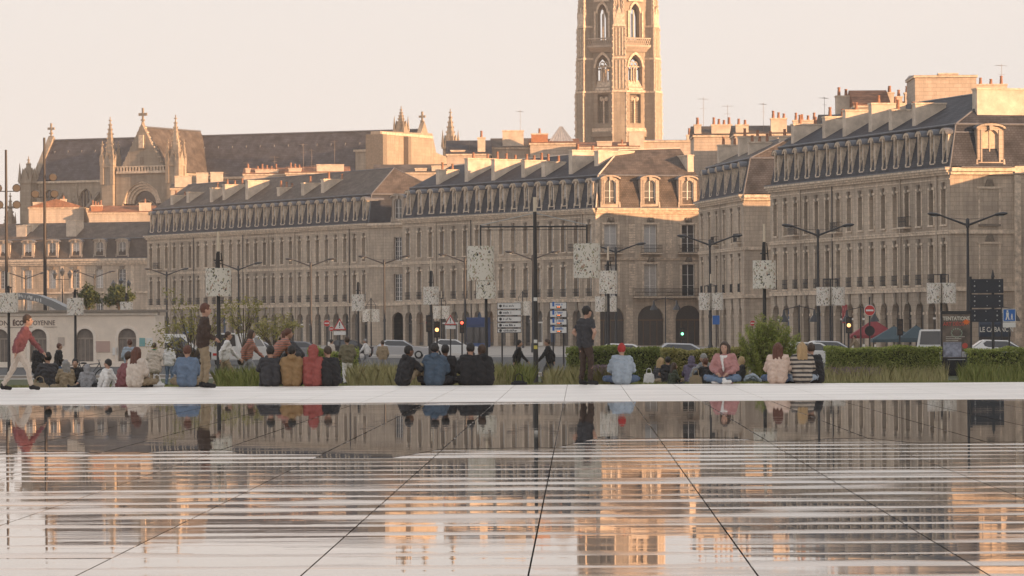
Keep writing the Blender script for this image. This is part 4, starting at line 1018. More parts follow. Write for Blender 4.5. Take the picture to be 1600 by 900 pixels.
drum_lamp(14, 212, 473, 30, 31, 425, 'single drum lamp at the left edge before the tram shelter')
drum_lamp(118, 226, 479, 26, 27, 432, 'single drum lamp beside the street lantern, left side')
drum_lamp(198, 290, 483, 20, 23, 442, 'small single drum lamp before the clipped bushes')
drum_lamp(342, 147, 441, 40, 44, 362, 'large single drum lamp above the standing brown-clad man')
drum_lamp(560, 290, 473, 20, 26, 425, 'small single drum lamp beside the warning triangle left of centre')
drum_lamp(580, 430, 493, 27, 20, 455, 'small twin drum lamp behind the single one left of centre', True)
drum_lamp(674, 254, 462, 24, 28, 405, 'single drum lamp between left block end and middle block')
drum_lamp(690, 430, 488, 26, 20, 455, 'low twin drum lamp left of the second warning triangle', True)
drum_lamp(760, 185, 453, 31, 28, 412, 'single drum lamp directly under the left hanging drum')
drum_lamp(817, 480, 482, 26, 22, 445, 'twin drum lamp behind the tall central pole', True)
drum_lamp(951, 209, 441, 28, 36, 385, 'single drum lamp right of the standing man')
drum_lamp(947, 335, 475, 34, 24, 440, 'twin drum lamp lower behind the standing man', True)
drum_lamp(1111, 308, 471, 38, 27, 428, 'twin drum lamp before the narrow block', True)
drum_lamp(1195, 163, 429, 36, 44, 350, 'large single drum lamp in the feathery shrub')
drum_lamp(1298, 266, 463, 45, 29, 418, 'twin drum lamp above the left end of the clipped hedge', True)
drum_lamp(1471, 254, 458, 46, 32, 410, 'twin drum lamp above the poster panel', True)
def big_yoke():
    px, D = 837, 143; g = G(px, D); t = thing('drum_street_lamp', 'tall central pole with a wide yoke carrying two large drums', 'street lamp', g, YAW, 'pierced drum lamps in the gardens')
    zt = zpx(px, 308, D)-g.z; zy = zpx(px, 354, D)-g.z; s_ = D/F
    p = MB(); p.tube((0,0,0), (0,0,zt-.5), .092, .062, 12); p.lathe([(.2,0),(.2,.03),(.11,.06)], 12); p.build('pole', POLE, t)
    p = MB(); p.tube((0,0,zt-.5), (0,0,zt), .06, .055, 8); p.build('lamp_tip', LAMPTIP, t)
    xl, xr = -85*s_, 81*s_
    k = MB(); k.tube((xl,0,zy), (xr,0,zy), .028, n=8); k.tube((xl,0,zy-.11), (xr,0,zy-.11), .012, n=6)
    for x in (xl, xr):
        k.tube((x,0,zy+.06), (x,0,zy-.75), .032, n=8)
    k.build('yoke', POLE, t)
    for x in (xl, xr):
        c = MB(); c.tube((x,0,zy+.05), (0,0,zt-.55), .014, n=5); c.build('stay_cable', STEEL, t)
    for x, yc, hp in ((xl, 411, 54), (xr, 408, 54)):
        zc = zpx(px, yc, D)-g.z; hh = hp*s_/2; d = MB(); drum(d, x, 0, zc-hh, zc+hh, 21*s_); d.build('drum_shade', DRUM, t)
    for z, c in ((1.45, WHITE), (1.25, mat('sticker_yellow', (.6,.5,.1), .6)), (2.9, WHITE)):
        q = MB(); q.box(-.06, .06, -.105, -.09, z, z+.12); q.build('sticker', c, t)
big_yoke()
def arm_lamp(px, ytop, label, D=None, half=2.25):
    D = 6.85*F/((CY-(px-800)*.0058)-ytop) if D is None else D
    g = G(px, D); t = thing('street_lamp', label, 'street lamp', g, YAW, 'double-arm street lamps on the quay')
    z = zpx(px, ytop, D)-g.z
    p = MB(); p.tube((0,0,0), (0,0,z-.5), .13, .075, 10); p.lathe([(.2,0),(.2,.8),(.14,.95)], 10); p.lathe([(.12,z-.6),(.12,z-.1),(.06,z)], 10); p.tube((0,-.0,3.0), (0,0,3.25), .15, n=10); p.build('pole', POLE, t)
    for s in (-1, 1):
        a = MB(); a.tube((s*.08,0,z-.42), (s*(half-.45),0,z+.22), .075, .05, 8); a.tube((s*.08,0,z-.06), (s*(half-1.2),0,z+.02), .014, n=5); a.build('arm', POLE, t)
        h = MB(); M = Matrix.Translation((s*(half-.12),0,z+.26)) @ Matrix.Rotation(-s*.12, 4, 'Y'); h.ball((0,0,0), .36, 12, 0, (1.25,.55,.34)); h.v = [tuple(M @ Vector(q)) for q in h.v]
        hd = h.build('lamp_head', POLE, t)
        l = MB(); l.lathe([(.2,0),(.17,-.05)], 10, 0, Matrix.Translation((s*(half-.12),0,z+.16))); l.build('lens', mat('lamp_lens', (.5,.5,.48), .2), hd)
for px, yt, lab in ((1513, 341, 'double-arm street lamp against the blank end wall, rightmost'), (1279, 358, 'double-arm street lamp before the middle of the right block'), (1110, 374, 'double-arm street lamp before the narrow block'),
                    (963, 386, 'double-arm street lamp behind the right hanging drum'), (833, 398, 'double-arm street lamp half hidden by the tall central pole'), (727, 402, 'double-arm street lamp beside the left hanging drum'),
                    (601, 405, 'double-arm street lamp where left and middle blocks meet'), (486, 409, 'double-arm street lamp before the right half of the left block'), (373, 415, 'double-arm street lamp just right of the large left drum'),
                    (261, 424, 'double-arm street lamp at the left corner of the left block'), (148, 428, 'double-arm street lamp before the clipped bushes'), (41, 430, 'double-arm street lamp above the curved shelter roof, leftmost')):
    arm_lamp(px, yt, lab)
def mast(px, D, ytop, label, arms):
    g = G(px, D); t = thing('floodlight_mast', label, 'mast', g, YAW, 'tall floodlight masts at left'); z = zpx(px, ytop, D)-g.z
    p = MB(); p.tube((0,0,0), (0,0,z), .17, .09, 10); p.lathe([(.28,0),(.28,.5),(.2,.6)], 10); p.build('pole', mat('mast_brown', (.035,.028,.026), .5), t)
    for y, xs in arms:
        zz = zpx(px, y, D)-g.z; s_ = D/F; b = MB(); b.tube((min(xs+[0])*s_,0,zz-.15), (max(xs+[0])*s_,0,zz-.15), .04, n=6); b.build('crossbar', POLE, t)
        for x in xs:
            f = MB(); f.lathe([(.05,-.25),(.28,-.1),(.34,.18)], 10, 0, Matrix.Translation((x*s_,-.15,zz+.15)) @ Matrix.Rotation(pi/2+.35, 4, 'X')); fl = f.build('floodlight', BLACK, t)
            l = MB(); l.lathe([(.30,.19),(.29,.20)], 10, 0, Matrix.Translation((x*s_,-.15,zz+.15)) @ Matrix.Rotation(pi/2+.35, 4, 'X')); l.build('lens', mat('flood_lens', (.16,.14,.12), .2), fl)
mast(71, 330, 215, 'tall brown mast with round floodlights left of the church', [(279, [14]), (305, [-14, 16])])
mast(11, 330, 234, 'tall dark mast with floodlights at the left edge', [(296, [-12, 17]), (322, [-10, 17])])
# ---- signs
def sign_post(px, D, ytop, label, name='traffic_sign', group=None, r=.04, cat='sign'):
    g = G(px, D); t = thing(name, label, cat, g, YAW, group); z = zpx(px, ytop, D)-g.z
    p = MB(); p.tube((0,0,0), (0,0,z), r, r, 8); p.build('pole', POLE, t); return t, g
def disc(mb, z, r, y, mat_=0, n=20, d=.03): mb.lathe([(r,0),(r,d)], n, mat_, Matrix.Translation((0,y,z)) @ Matrix.Rotation(pi/2, 4, 'X'), smooth=False)
def no_entry(px, D, yc, rpx, label, ytop=None):
    t, g = sign_post(px, D, ytop or yc-rpx, label, group='no entry signs'); z = zpx(px, yc, D)-g.z; r = rpx*D/F
    m = MB(); disc(m, z, r, -.06, 0); b = m.build('sign_disc', RED, t)
    m = MB(); m.box(-r*.72, r*.72, -.105, -.092, z-r*.17, z+r*.17); m.build('white_bar', WHITE, b)
    m = MB(); 
    for i in range(20):
        a0, a1 = 2*pi*i/20, 2*pi*(i+1)/20; m.tube((r*cos(a0),-.08,z+r*sin(a0)), (r*cos(a1),-.08,z+r*sin(a1)), r*.06, n=4)
    m.build('rim', WHITE, b); return t, g
t, g = no_entry(1359, 230, 485, 8.2, 'red no entry disc on tall dark post above the hedge', 464)
z = zpx(1359, 517, 230)-g.z; m = MB(); disc(m, z, .28, -.05); m.build('sign_back', BLACK, t)
no_entry(511, 260, 505, 5, 'no entry disc left of the first warning triangle'); no_entry(518, 340, 514, 3.6, 'small low no entry disc by the first warning triangle')
no_entry(669, 350, 504, 3.6, 'small no entry disc left of the second warning triangle'); no_entry(1176, 320, 505, 4.2, 'no entry disc half hidden by the feathery shrub')
def warning(px, D, yc, w, label):
    t, g = sign_post(px, D, yc+w*.45, label, group='warning triangle signs'); z = zpx(px, yc, D)-g.z; s_ = w*D/F
    def tri(k): return [(-s_*.5*k, z-s_*.42*k), (s_*.5*k, z-s_*.42*k), (0, z+s_*.46*k)]
    m = MB(); m.prism_y(tri(1), -.09, -.05); b = m.build('red_triangle', RED, t); m = MB(); m.prism_y([(a, q-s_*.02) for a, q in tri(.74)], -.1, -.092); m.build('white_field', WHITE, b)
    m = MB(); m.box(-s_*.035, s_*.035, -.112, -.102, z-s_*.12, z+s_*.17); m.box(-s_*.035, s_*.035, -.112, -.102, z-s_*.24, z-s_*.17); stuff(m.build('exclamation_mark', BLACK, b))
    m = MB(); m.box(-s_*.45, s_*.45, -.08, -.05, z-s_*.78, z-s_*.50); m.build('lower_plate', WHITE, t)
warning(531, 255, 507, 21, 'red-edged warning triangle with exclamation mark, left one'); warning(704, 262, 500, 18, 'red-edged warning triangle with exclamation mark, nearer the centre')
def marks(parent, x0, x1, z0, z1, y, m_, seed, step=.05):
    r = random.Random(seed); q = MB(); x = x0
    while x < x1-step*.5:
        w = step*r.uniform(.4, .8)
        if r.random() > .15: q.box(x, x+w, y-.004, y, z0+(0 if r.random() < .8 else (z1-z0)*.2), z1-(z1-z0)*r.choice([0,.3,.35,.35]))
        x += step
    return stuff(q.build('illegible_print', m_, parent))
def direction(px0, px1, D, rows, label, blue):
    px = (px0+px1)/2; t, g = sign_post(px-(px1-px0)*.3, D, rows[0][0], label, 'direction_sign', 'stacked direction signs', .05)
    s_ = D/F; w = (px1-px0)*s_; ox = (px1-px0)*.3*s_
    m = MB(); m.tube((2*ox,0,0), (2*ox,0,zpx(px, rows[0][0], D)-g.z), .05, n=8); m.build('pole', POLE, t)
    for y0, y1, tx in rows:
        z1, z0 = zpx(px, y0, D)-g.z, zpx(px, y1, D)-g.z
        m = MB(); m.box(ox-w/2, ox+w/2, -.1, -.06, z0, z1, 0); b = m.build('sign_plate', WHITE, t)
        m = MB(); e = .03
        for a in ((ox-w/2, ox+w/2, z0, z0+e), (ox-w/2, ox+w/2, z1-e, z1), (ox-w/2, ox-w/2+e, z0+e, z1-e), (ox+w/2-e, ox+w/2, z0+e, z1-e)): m.box(a[0], a[1], -.106, -.102, a[2], a[3])
        m.build('border', BLACK, b)
        if blue:
            m = MB(); zc = z1-(z1-z0)*.28; m.box(ox-w*.34, ox-w*.22, -.108, -.102, zc-.14, zc+.14); m.build('blue_symbol', BLUE, b)
            marks(b, ox-w*.16, ox+w*.34, zc-.07, zc+.07, -.102, BLUE, hash(tx) % 97); m = MB(); m.box(ox-w*.1, ox+w*.2, -.108, -.102, z0+.06, z0+(z1-z0)*.38); m.build('display', BLACK, b)
            marks(b, ox-w*.05, ox+w*.18, z0+.10, z0+(z1-z0)*.36, -.108, mat('led_orange', (.8,.2,.05), .5, emit=((1,.25,.08), 1.0)), 5, .09)
        else:
            m = MB(); zc = (z0+z1)/2; m.lathe([(.09,0),(.09,.01)], 8, 0, Matrix.Translation((ox-w*.36,-.1,zc)) @ Matrix.Rotation(pi/2, 4, 'X')); m.build('arrow_dot', BLACK, b); marks(b, ox-w*.25, ox+w*(.1+.08*(len(tx) % 4)), zc-.06, zc+.07, -.102, BLACK, len(tx))
direction(777, 815, 250, [(473,483,'Paris'),(484,493,'Gare St-Jean'),(494,503,'Toulouse'),(504,512,'Centre'),(513,520,'Rive Droite')], 'stack of white direction plates left of the tall pole', False)
direction(859, 886, 250, [(472,483,'Bourse'),(485,496,'St Jean'),(498,508,'Salinieres'),(510,521,'Victor Hugo')], 'stack of parking plates with orange numbers right of the tall pole', True)
def blue_sign(px, D, yc, wpx, hpx, label, ped=False, P=False):
    t, g = sign_post(px, D, yc-hpx*.5, label); z = zpx(px, yc, D)-g.z; w, h = wpx*D/F, hpx*D/F
    m = MB(); m.box(-w/2, w/2, -.08, -.05, z-h/2, z+h/2); b = m.build('blue_panel', BLUE, t)
    if ped:
        for x, k in ((-w*.14, 1.0), (w*.2, .62)):
            m = MB(); zz = z-h*.36
            m.lathe([(w*.075*k,0),(w*.075*k,.01)], 10, 0, Matrix.Translation((x,-.082,zz+h*.68*k)) @ Matrix.Rotation(pi/2, 4, 'X'))
            m.prism_y([(x-w*.09*k, zz+h*.28*k), (x+w*.09*k, zz+h*.28*k), (x+w*.11*k, zz+h*.57*k), (x-w*.11*k, zz+h*.57*k)], -.092, -.083)
            m.prism_y([(x-w*.16*k, zz), (x-w*.07*k, zz), (x+w*.02*k, zz+h*.28*k), (x-w*.08*k, zz+h*.28*k)], -.092, -.083)
            m.prism_y([(x+w*.08*k, zz), (x+w*.17*k, zz), (x+w*.085*k, zz+h*.279*k), (x+w*.0*k+.01, zz+h*.279*k)], -.0915, -.0832)
            stuff(m.build('walker_symbol', WHITE, b))
        m = MB(); e = w*.04
        for a in ((-w/2, w/2, z-h/2, z-h/2+e), (-w/2, w/2, z+h/2-e, z+h/2), (-w/2, -w/2+e, z-h/2+e, z+h/2-e), (w/2-e, w/2, z-h/2+e, z+h/2-e)): m.box(a[0], a[1], -.088, -.082, a[2], a[3])
        m.build('border', WHITE, b)
        m = MB(); m.box(-w/2, w/2, -.08, -.05, z-h*.95, z-h*.56); m.build('lower_plate', WHITE, t)
    if P: put_text('P', h*.8, WHITE, b, (0, -.082, z), .02)
blue_sign(1577, 190, 492.5, 20, 20, 'blue sign with white adult and child walking, right edge', ped=True)
blue_sign(295, 250, 516, 9, 9, 'small blue parking sign among the cars at left', P=True)
blue_sign(1119, 330, 500, 11, 14, 'blue rectangular sign on the narrow block lamp post')
def back_panels():
    D = 200; px = 1543; g = G(px, D); t = thing('sign_gantry', 'three stacked dark navy sign backs with bolts beside the poster', 'sign', g, YAW); s_ = D/F
    for dx in (-26, 9):
        m = MB(); m.tube((dx*s_,.05,0), (dx*s_,.05,zpx(px, 345 if dx < 0 and False else 432, D)-g.z), .07, n=8); m.build('pole', POLE, t)
    for k, (y0, y1, x0, x1) in enumerate(((436,458,-26,25),(460,481,-26,25),(483,503,-26,21))):
        z1, z0 = zpx(px, y0, D)-g.z, zpx(px, y1, D)-g.z; m = MB(); m.box(x0*s_, x1*s_, -.1, -.03, z0, z1); b = m.build('sign_panel', NAVY, t)
        for i in range(3):
            for j in range(3):
                if (i == 1 and j == 1): continue
                x = (x0+6+(x1-x0-12)*i/2)*s_; z = z0+(z1-z0)*(.16+.34*j); m = MB(); rr_ = .045 if j == 1 else .025
                m.ball((x,-.105,z), rr_, 8, 0, (1,.5,1)); m.build('bolt', STEEL, b)
    m = MB(); zt = zpx(px, 430, D)-g.z; m.frus(6*s_, 12*s_, -.05, .05, zt-.1, 8.5*s_, 9.5*s_, -.01, .01, zt+.25); m.build('finial', POLE, t)
back_panels()
def poster():
    D = 190; px = 1494; g = G(px, D); t = thing('poster_panel', 'black freestanding advertising panel with art poster among the hedges', 'billboard', g, YAW); s_ = D/F
    w = 48*s_; H = zpx(px, 488, D)-g.z
    m = MB(); m.box(-w/2, w/2, -.12, .12, 0, H); m.box(-w/2+.02, w/2-.02, -.1, .1, H+.002, H+.06); m.build('casing', mat('casing_black', (.012,.013,.018), .3), t)
    z0, z1 = zpx(px, 559, D)-g.z, zpx(px, 491, D)-g.z; w2 = w*.90
    pm = bpy.data.materials.new('poster_print'); pm.use_nodes = True; N = pm.node_tree.nodes; L = pm.node_tree.links; b = N['Principled BSDF']; b.inputs['Roughness'].default_value = .12
    tc = N.new('ShaderNodeTexCoord'); n = N.new('ShaderNodeTexNoise'); n.inputs['Scale'].default_value = 2.2; n.inputs['Detail'].default_value = 6; L.new(tc.outputs['Object'], n.inputs[0])
    cr = N.new('ShaderNodeValToRGB'); cr.color_ramp.elements[0].color = (.05,.04,.035,1); cr.color_ramp.elements[1].color = (.20,.15,.12,1); cr.color_ramp.elements[0].position = .35; cr.color_ramp.elements[1].position = .7; L.new(n.outputs[0], cr.inputs[0]); L.new(cr.outputs[0], b.inputs['Base Color'])
    m = MB(); m.box(-w2/2, w2/2, -.13, -.122, z0, z1); p = m.build('poster', pm, t)
    put_text('TENTATIONS', .235, mat('print_cream', (.6,.57,.5), .5), p, (-.0, -.134, z1-.20), .006, sx=.86); put_text('ART DÉCO', .24, mat('print_brick', (.42,.07,.05), .5), p, (-.10, -.134, z1-.45), .006, sx=.85)
    m = MB(); m.prism_y([(w2*.36+(.2 if i % 2 else .1)*cos(2*pi*i/20), z1-.36+(.15 if i % 2 else .09)*sin(2*pi*i/20)) for i in range(20)], -.146, -.142); m.build('printed_burst', mat('print_orange', (.75,.16,.03), .5), p)
    for i in range(14):
        a = 2*pi*i/14; m = MB(); m.ball((.02+.24*cos(a), -.134, z1-.86+.2*sin(a)), .036, 6, 0, (1,.15,1)); m.build('printed_star', mat('print_green', (.28,.34,.26), .5), p)
    m = MB()
    for i in range(3): m.box(-w2*.38, w2*.3-i*.15, -.1335, -.1305, z0+.95-i*.09, z0+.97-i*.09)
    stuff(m.build('printed_lines', mat('print_cream', (.6,.57,.5), .5), p))
    m = MB(); m.box(-w2/2+.03, w2*.18, -.1335, -.1305, z0+.03, z0+.72); m.build('printed_picture', mat('print_blue', (.26,.27,.34), .5, var=.6, scale=5), p)
    m = MB(); m.box(w2*.2, w2/2-.03, -.1335, -.1305, z0+.03, z0+.28); m.build('printed_picture', mat('print_grey', (.36,.36,.38), .5, var=.4, scale=6), p)
    m = MB(); m.lathe([(.13,0),(.13,.004)], 14, 0, Matrix.Translation((w2*.31,-.1305,z0+.55)) @ Matrix.Rotation(pi/2, 4, 'X')); m.build('printed_dot', mat('print_red', (.45,.06,.04), .5), p)
    m = MB(); m.box(-.4, .4, -.135, -.121, z0-.10, z0-.06); m.build('name_strip', mat('print_grey', (.36,.36,.38), .5), t)
poster()
def traffic_light(px, D, ytop, label, lit, colr):
    g = G(px, D); t = thing('traffic_light', label, 'traffic light', g, YAW, 'traffic lights along the quay'); z = zpx(px, ytop, D)-g.z
    m = MB(); m.tube((0,0,0), (0,0,z), .055, n=8); m.build('pole', POLE, t); m = MB(); m.box(-.17, .17, -.25, -.02, z-.95, z-.02); m.build('housing', BLACK, t)
    for i in range(3):
        c = [mat('lens_off', (.05,.03,.02), .3)]*3; mm = mat('lens_'+colr, (.9,.3,.1) if colr == 'amber' else ((.1,.8,.3) if colr == 'green' else (.9,.08,.05)), .3, emit=(((1,.45,.15) if colr == 'amber' else ((.25,1,.5) if colr == 'green' else (1,.1,.05))), 1.6))
        m = MB(); disc(m, z-.2-.29*i, .11, -.25, n=12); m.build('lens', mm if i == lit else c[0], t)
for a in ((1326, 240, 495, 'traffic light glowing amber under the red shop sign', 1, 'amber'), (1406, 235, 498, 'dark traffic light before the teal parasols', 5, 'red'), (671, 230, 492, 'traffic light on the left side of the middle block', 5, 'red'),
          (683, 240, 502, 'traffic light with amber lamp left of the second triangle', 1, 'amber'), (1066, 330, 512, 'traffic light glowing green below the pavilion arches', 1, 'green'), (722, 300, 500, 'traffic light glowing red before the blue shopfront', 0, 'red')): traffic_light(*a)
# shops, awnings
def awning(px0, px1, y0, y1, D, m_, label, name='parasol', hip=True):
    px = (px0+px1)/2; g = G(px, D); t = thing(name, label, 'parasol' if name == 'parasol' else 'awning', g, YAW, 'cafe parasols before the right block' if name == 'parasol' else None); s_ = D/F
    z1, z0 = zpx(px, y0, D)-g.z, zpx(px, y1, D)-g.z; w = (px1-px0)*s_/2
    m = MB(); m.frus(-w, w, -w*.6, w*.6, z0, -.1, .1, -.1, .1, z1); m.box(-w, w, -w*.6, w*.6, z0-.25, z0-.002); m.build('canopy', m_, t)
    m = MB(); m.tube((0,0,0), (0,0,z1+.1), .05, n=8); m.lathe([(.35,0),(.35,.08)], 12); m.build('pole', POLE, t)
TEAL = mat('canvas_teal', (.055,.085,.10), .85, var=.15); MAR = mat('canvas_maroon', (.22,.035,.04), .85, var=.15)
awning(1328, 1402, 500, 524, 352, MAR, 'maroon cafe parasol left of the teal ones'); awning(1362, 1432, 510, 530, 345, TEAL, 'teal grey cafe parasol in the middle of the row'); awning(1405, 1458, 509, 528, 338, TEAL, 'teal grey cafe parasol next to the white van')
def cafe_front():
    D = 372; px = 1553; g = G(px, D); t = thing('cafe_front', 'dark navy cafe awning with white lettering at the right edge', 'awning', g, YAW); s_ = D/F
    z1, z0 = zpx(px, 500, D)-g.z, zpx(px, 526, D)-g.z; w = 48*s_/2
    m = MB(); m.prism_x([(-1.2, z0), (0, z0), (0, z1+.6), (-.2, z1+.6), (-1.2, z1-.4)], -w, w); a = m.build('canopy', mat('canvas_navy', (.02,.03,.05), .8), t)
    put_text('LE CABANON', .62, mat('print_cream', (.6,.57,.5), .5), a, (.1, -1.205, z0+.62), .01, sx=.78)
    for s in (-1, 1): m = MB(); m.tube((s*(w-.1),-1.1,0), (s*(w-.1),-1.1,z0), .05, n=6); m.build('post', POLE, t)
    m = MB(); m.box(-w, w, -.3, 0, 0, z0); m.build('shopfront', DARKSHOP, t)
cafe_front()
def shop_sign():
    D = 350; px = 1320; g = G(px, D); t = thing('shop_sign', 'tall narrow red vertical shop sign left of the no entry disc', 'sign', g, YAW); s_ = D/F
    z1, z0 = zpx(px, 476, D)-g.z, zpx(px, 505, D)-g.z
    m = MB(); m.box(-4*s_, 4*s_, -.15, .1, z0, z1); b = m.build('sign_box', mat('sign_dull_red', (.30,.05,.05), .5), t)
    for i in range(3): marks(b, -.14, .14, z1-.5-.45*i, z1-.16-.45*i, -.155, mat('print_rose', (.5,.22,.2), .5), i+3, .1)
    m = MB(); m.tube((0,.05,0), (0,.05,z0+.01), .05, n=6); m.build('post', POLE, t)
shop_sign()
def blue_shop():
    D = 508; px = 745; g = G(px, D); t = thing('shop_kiosk', 'bright blue shopfront in the arcade of the middle block', 'shop', g, YAW-.25); w = 36*D/F/2; H = zpx(px, 496, D)-GZ
    m = MB(); m.box(-w, w, 0, 1.2, 0, H); m.box(-w-.1, w+.1, -.3, .0, H-.9, H-.1, 1); m.build('front', [mat('shop_bright_blue', (.02,.06,.19), .4), mat('shop_blue_fascia', (.015,.04,.14), .4)], t)
    for x in (-w*.55, 0, w*.55): m = MB(); m.box(x-.5, x+.5, -.03, -.002, .5, H-1.2); m.build('window', GLASS, t)
blue_shop()
# three-light lantern posts
def lantern(px, D, ytop, label):
    g = G(px, D); t = thing('lantern_post', label, 'street lamp', g, YAW, 'old lantern posts on the quay'); z = zpx(px, ytop, D)-g.z
    m = MB(); m.tube((0,0,0), (0,0,z-1.3), .12, .06, 8); m.lathe([(.25,0),(.25,.5),(.13,.7)], 8); m.tube((-.8,0,z-1.35), (.8,0,z-1.35), .04, n=6); m.build('pole', POLE, t)
    for x, dz in ((-.85, -.3), (0, .0), (.85, -.3)):
        l = MB(); M = Matrix.Translation((x, 0, z-.95+dz)); l.tube((x,0,z-1.36), (x,0,z-.93+dz), .03, n=5); l.lathe([(.12,0),(.26,.5),(.30,.52),(.12,.8),(.03,.95)], 6, 0, M, smooth=False); l.build('lantern', mat('lantern_dark', (.05,.055,.06), .3), t)
lantern(98, 470, 418, 'old three-lantern post before the far left building')
lantern(758/4, 470, 433, 'old three-lantern post between the clipped bushes')
for px, D, yt, lab in ((1249, 300, 476, 'bell-shaped lantern pair left of the twin drum lamp, right block'), (1345, 330, 478, 'bell-shaped lantern pair left of the maroon parasol'), (1040, 400, 464, 'bell-shaped lantern pair before the pavilion arches'), (1565, 330, 477, 'bell-shaped lantern pair at the blank end wall')):
    g = G(px, D); t = thing('bell_lantern', lab, 'street lamp', g, YAW, 'bell lantern pairs by the arcades'); z = zpx(px, yt, D)-g.z; m = MB(); m.tube((0,0,0), (0,0,z), .07, .05, 8); m.build('pole', POLE, t)
    for s in (-1, 1):
        m = MB(); m.tube((0,0,z-.1), (s*1.1,0,z-.35), .03, n=5); m.lathe([(.40,z-1.25),(.30,z-1.0),(.12,z-.75),(.06,z-.35)], 10, 0, None, (s*1.1,0)); m.build('bell_shade', POLE, t)
# ---- kiosk pavilion at left with lettering
def kiosk():
    D = 262; P0, P1 = at(-70, D, GZ), at(243, D, GZ); L = (P1-P0).length; t = thing('pavilion', 'low cream pavilion with arched doors and lettering at left', 'building', (P0.x, P0.y, GZ), YAW)
    s_ = D/F; H = zpx(100, 493, D)-GZ; X = lambda px: (px+70)*s_
    cream = mat('cream_render', (.80,.69,.58), .85, var=.10, scale=1.2, bump=.1); tr = mat('cream_trim', (.82,.72,.62), .8, var=.1)
    hs = [(X(p)-.52*q, X(p)+.52*q, .05, 2.42, .5*q) for p, q in ((0,1),(60,1),(133,1),(199,1.08))]
    m = MB(); wall_panel(m, L, H, hs, .25, Matrix.Identity(4)); m.box(0, L, .27, 7, 0, H-.02); m.add([(L,0,0),(L,.27,0),(L,.27,H),(L,0,H)], [(0,1,2,3)])
    m.box(-.1, L+.12, -.12, 0, H+.002, H+.2, 1); m.box(0, L, -.05, -.002, .0, .35, 1)
    for (a, b_, c, d, e_) in hs:
        ap = _round(a-.2, b_+.2, d+.2, e_+.2, 10); ip = _round(a-.002, b_+.002, d, e_, 10)
        for i in range(10): m.prism_y([ap[i], ip[i], ip[i+1], ap[i+1]], -.05, -.001, 1)
        for x in (a-.11, b_+.11): m.box(x-.09, x+.09, -.05, -.001, .36, d-e_, 1)
    m.build('wall', [cream, tr], t)
    m = MB(); m.box(-.2, L+.25, -.3, 7.2, H+.2, H+.34); m.build('roof', mat('pavilion_roof', (.26,.22,.18), .8, var=.2), t)
    for (a, b_, c, d, e_) in hs:
        w = b_-a; m = MB(); m.prism_y([(-w/2+.02,.06),(w/2-.02,.06)]+_round(-w/2+.02, w/2-.02, d-.02, e_-.02)[::-1], 0, .05, 0); m.box(-w/2+.03, w/2-.03, -.05, -.002, 1.75, 1.85, 1); m.box(-.04, .04, -.05, -.002, .06, 1.75, 1)
        for k in (-1, 1): m.box(k*w*.26-.02, k*w*.26+.02, -.03, -.002, .06, 1.75, 1)
        m.build('door', [mat('door_glass', (.20,.17,.15), .15, var=.3, scale=2), mat('door_wood', (.30,.25,.21), .6)], t, ((a+b_)/2, .2, 0))
    dark = mat('lettering_brown', (.10,.055,.045), .6); z = zpx(40, 505, D)-GZ
    put_text('MAISON', .44, dark, t, (X(-5), -.015, z), .0, sx=.92); put_text('ÉCO', .44, dark, t, (X(29), -.015, z), .016, sx=.80); put_text('CITOYENNE', .44, dark, t, (X(62.5), -.015, z), .0, sx=.80)
    m = MB(); m.box(X(0)-2, X(90), -.03, -.001, z-.26, z-.24); m.build('rule_line', dark, t)
    for p0, p1, y0, y1, c in ((150,172,533,550,mat('notice_rose', (.5,.35,.3), .7)), (218,227,528,541,mat('notice_teal', (.2,.4,.4), .7)), (229,239,528,541,WHITE), (176,185,543,555,WHITE), (91,101,527,540,mat('notice_grey', (.5,.42,.36), .7))):
        m = MB(); m.box(X(p0), X(p1), -.05, -.01, zpx(p0,y1,D)-GZ, zpx(p0,y0,D)-GZ); m.build('notice_board', c, t)
kiosk()
def shelter():
    D = 300; t0 = G(40, D); t = thing('tram_shelter', 'white shelter with curved grey roof behind the pavilion', 'shelter', t0, YAW); s_ = D/F
    pts = [(-60,-12),(-50,4),(-30,12),(-5,14),(20,10),(42,2),(62,-8),(78,-16)]
    z0 = zpx(40, 469, D)-t0.z
    m = MB()
    up = [(x*s_, z0+y*s_-.1) for x, y in pts]; lo = [(x, z-.35-.25*(i/7)) for i, (x, z) in enumerate(up)]
    for i in range(7): m.prism_y([lo[i], lo[i+1], up[i+1], up[i]], -.6, 4)
    r = m.build('curved_roof', mat('shelter_grey', (.20,.20,.20), .5, var=.1), t)
    for k in range(6): marks(r, (-9+6*k)*s_, (-4+6*k)*s_, z0+(6-k*1.1-k*k*.10)*s_-.05, z0+(6-k*1.1-k*k*.10)*s_+.2, -.602, WHITE, k+2, .09)
    m = MB(); zb = z0-.9; m.box(-60*s_, 62*s_, .2, 3.8, 0, zb-1.3, 0); m.box(-60*s_, 62*s_, .15, .25, zb-.2, zb, 0)
    for x in (-40,-18,4,26,48): m.box(x*s_-.12, x*s_+.12, .12, .3, zb-1.3, zb-.2, 0)
    m.build('frame', WHITE, t)
    for x in (-29,-7,15,37): m = MB(); m.box((x-10)*s_, (x+10)*s_, .28, .32, zb-1.3, zb-.2); m.build('window', GLASS, t)
shelter()

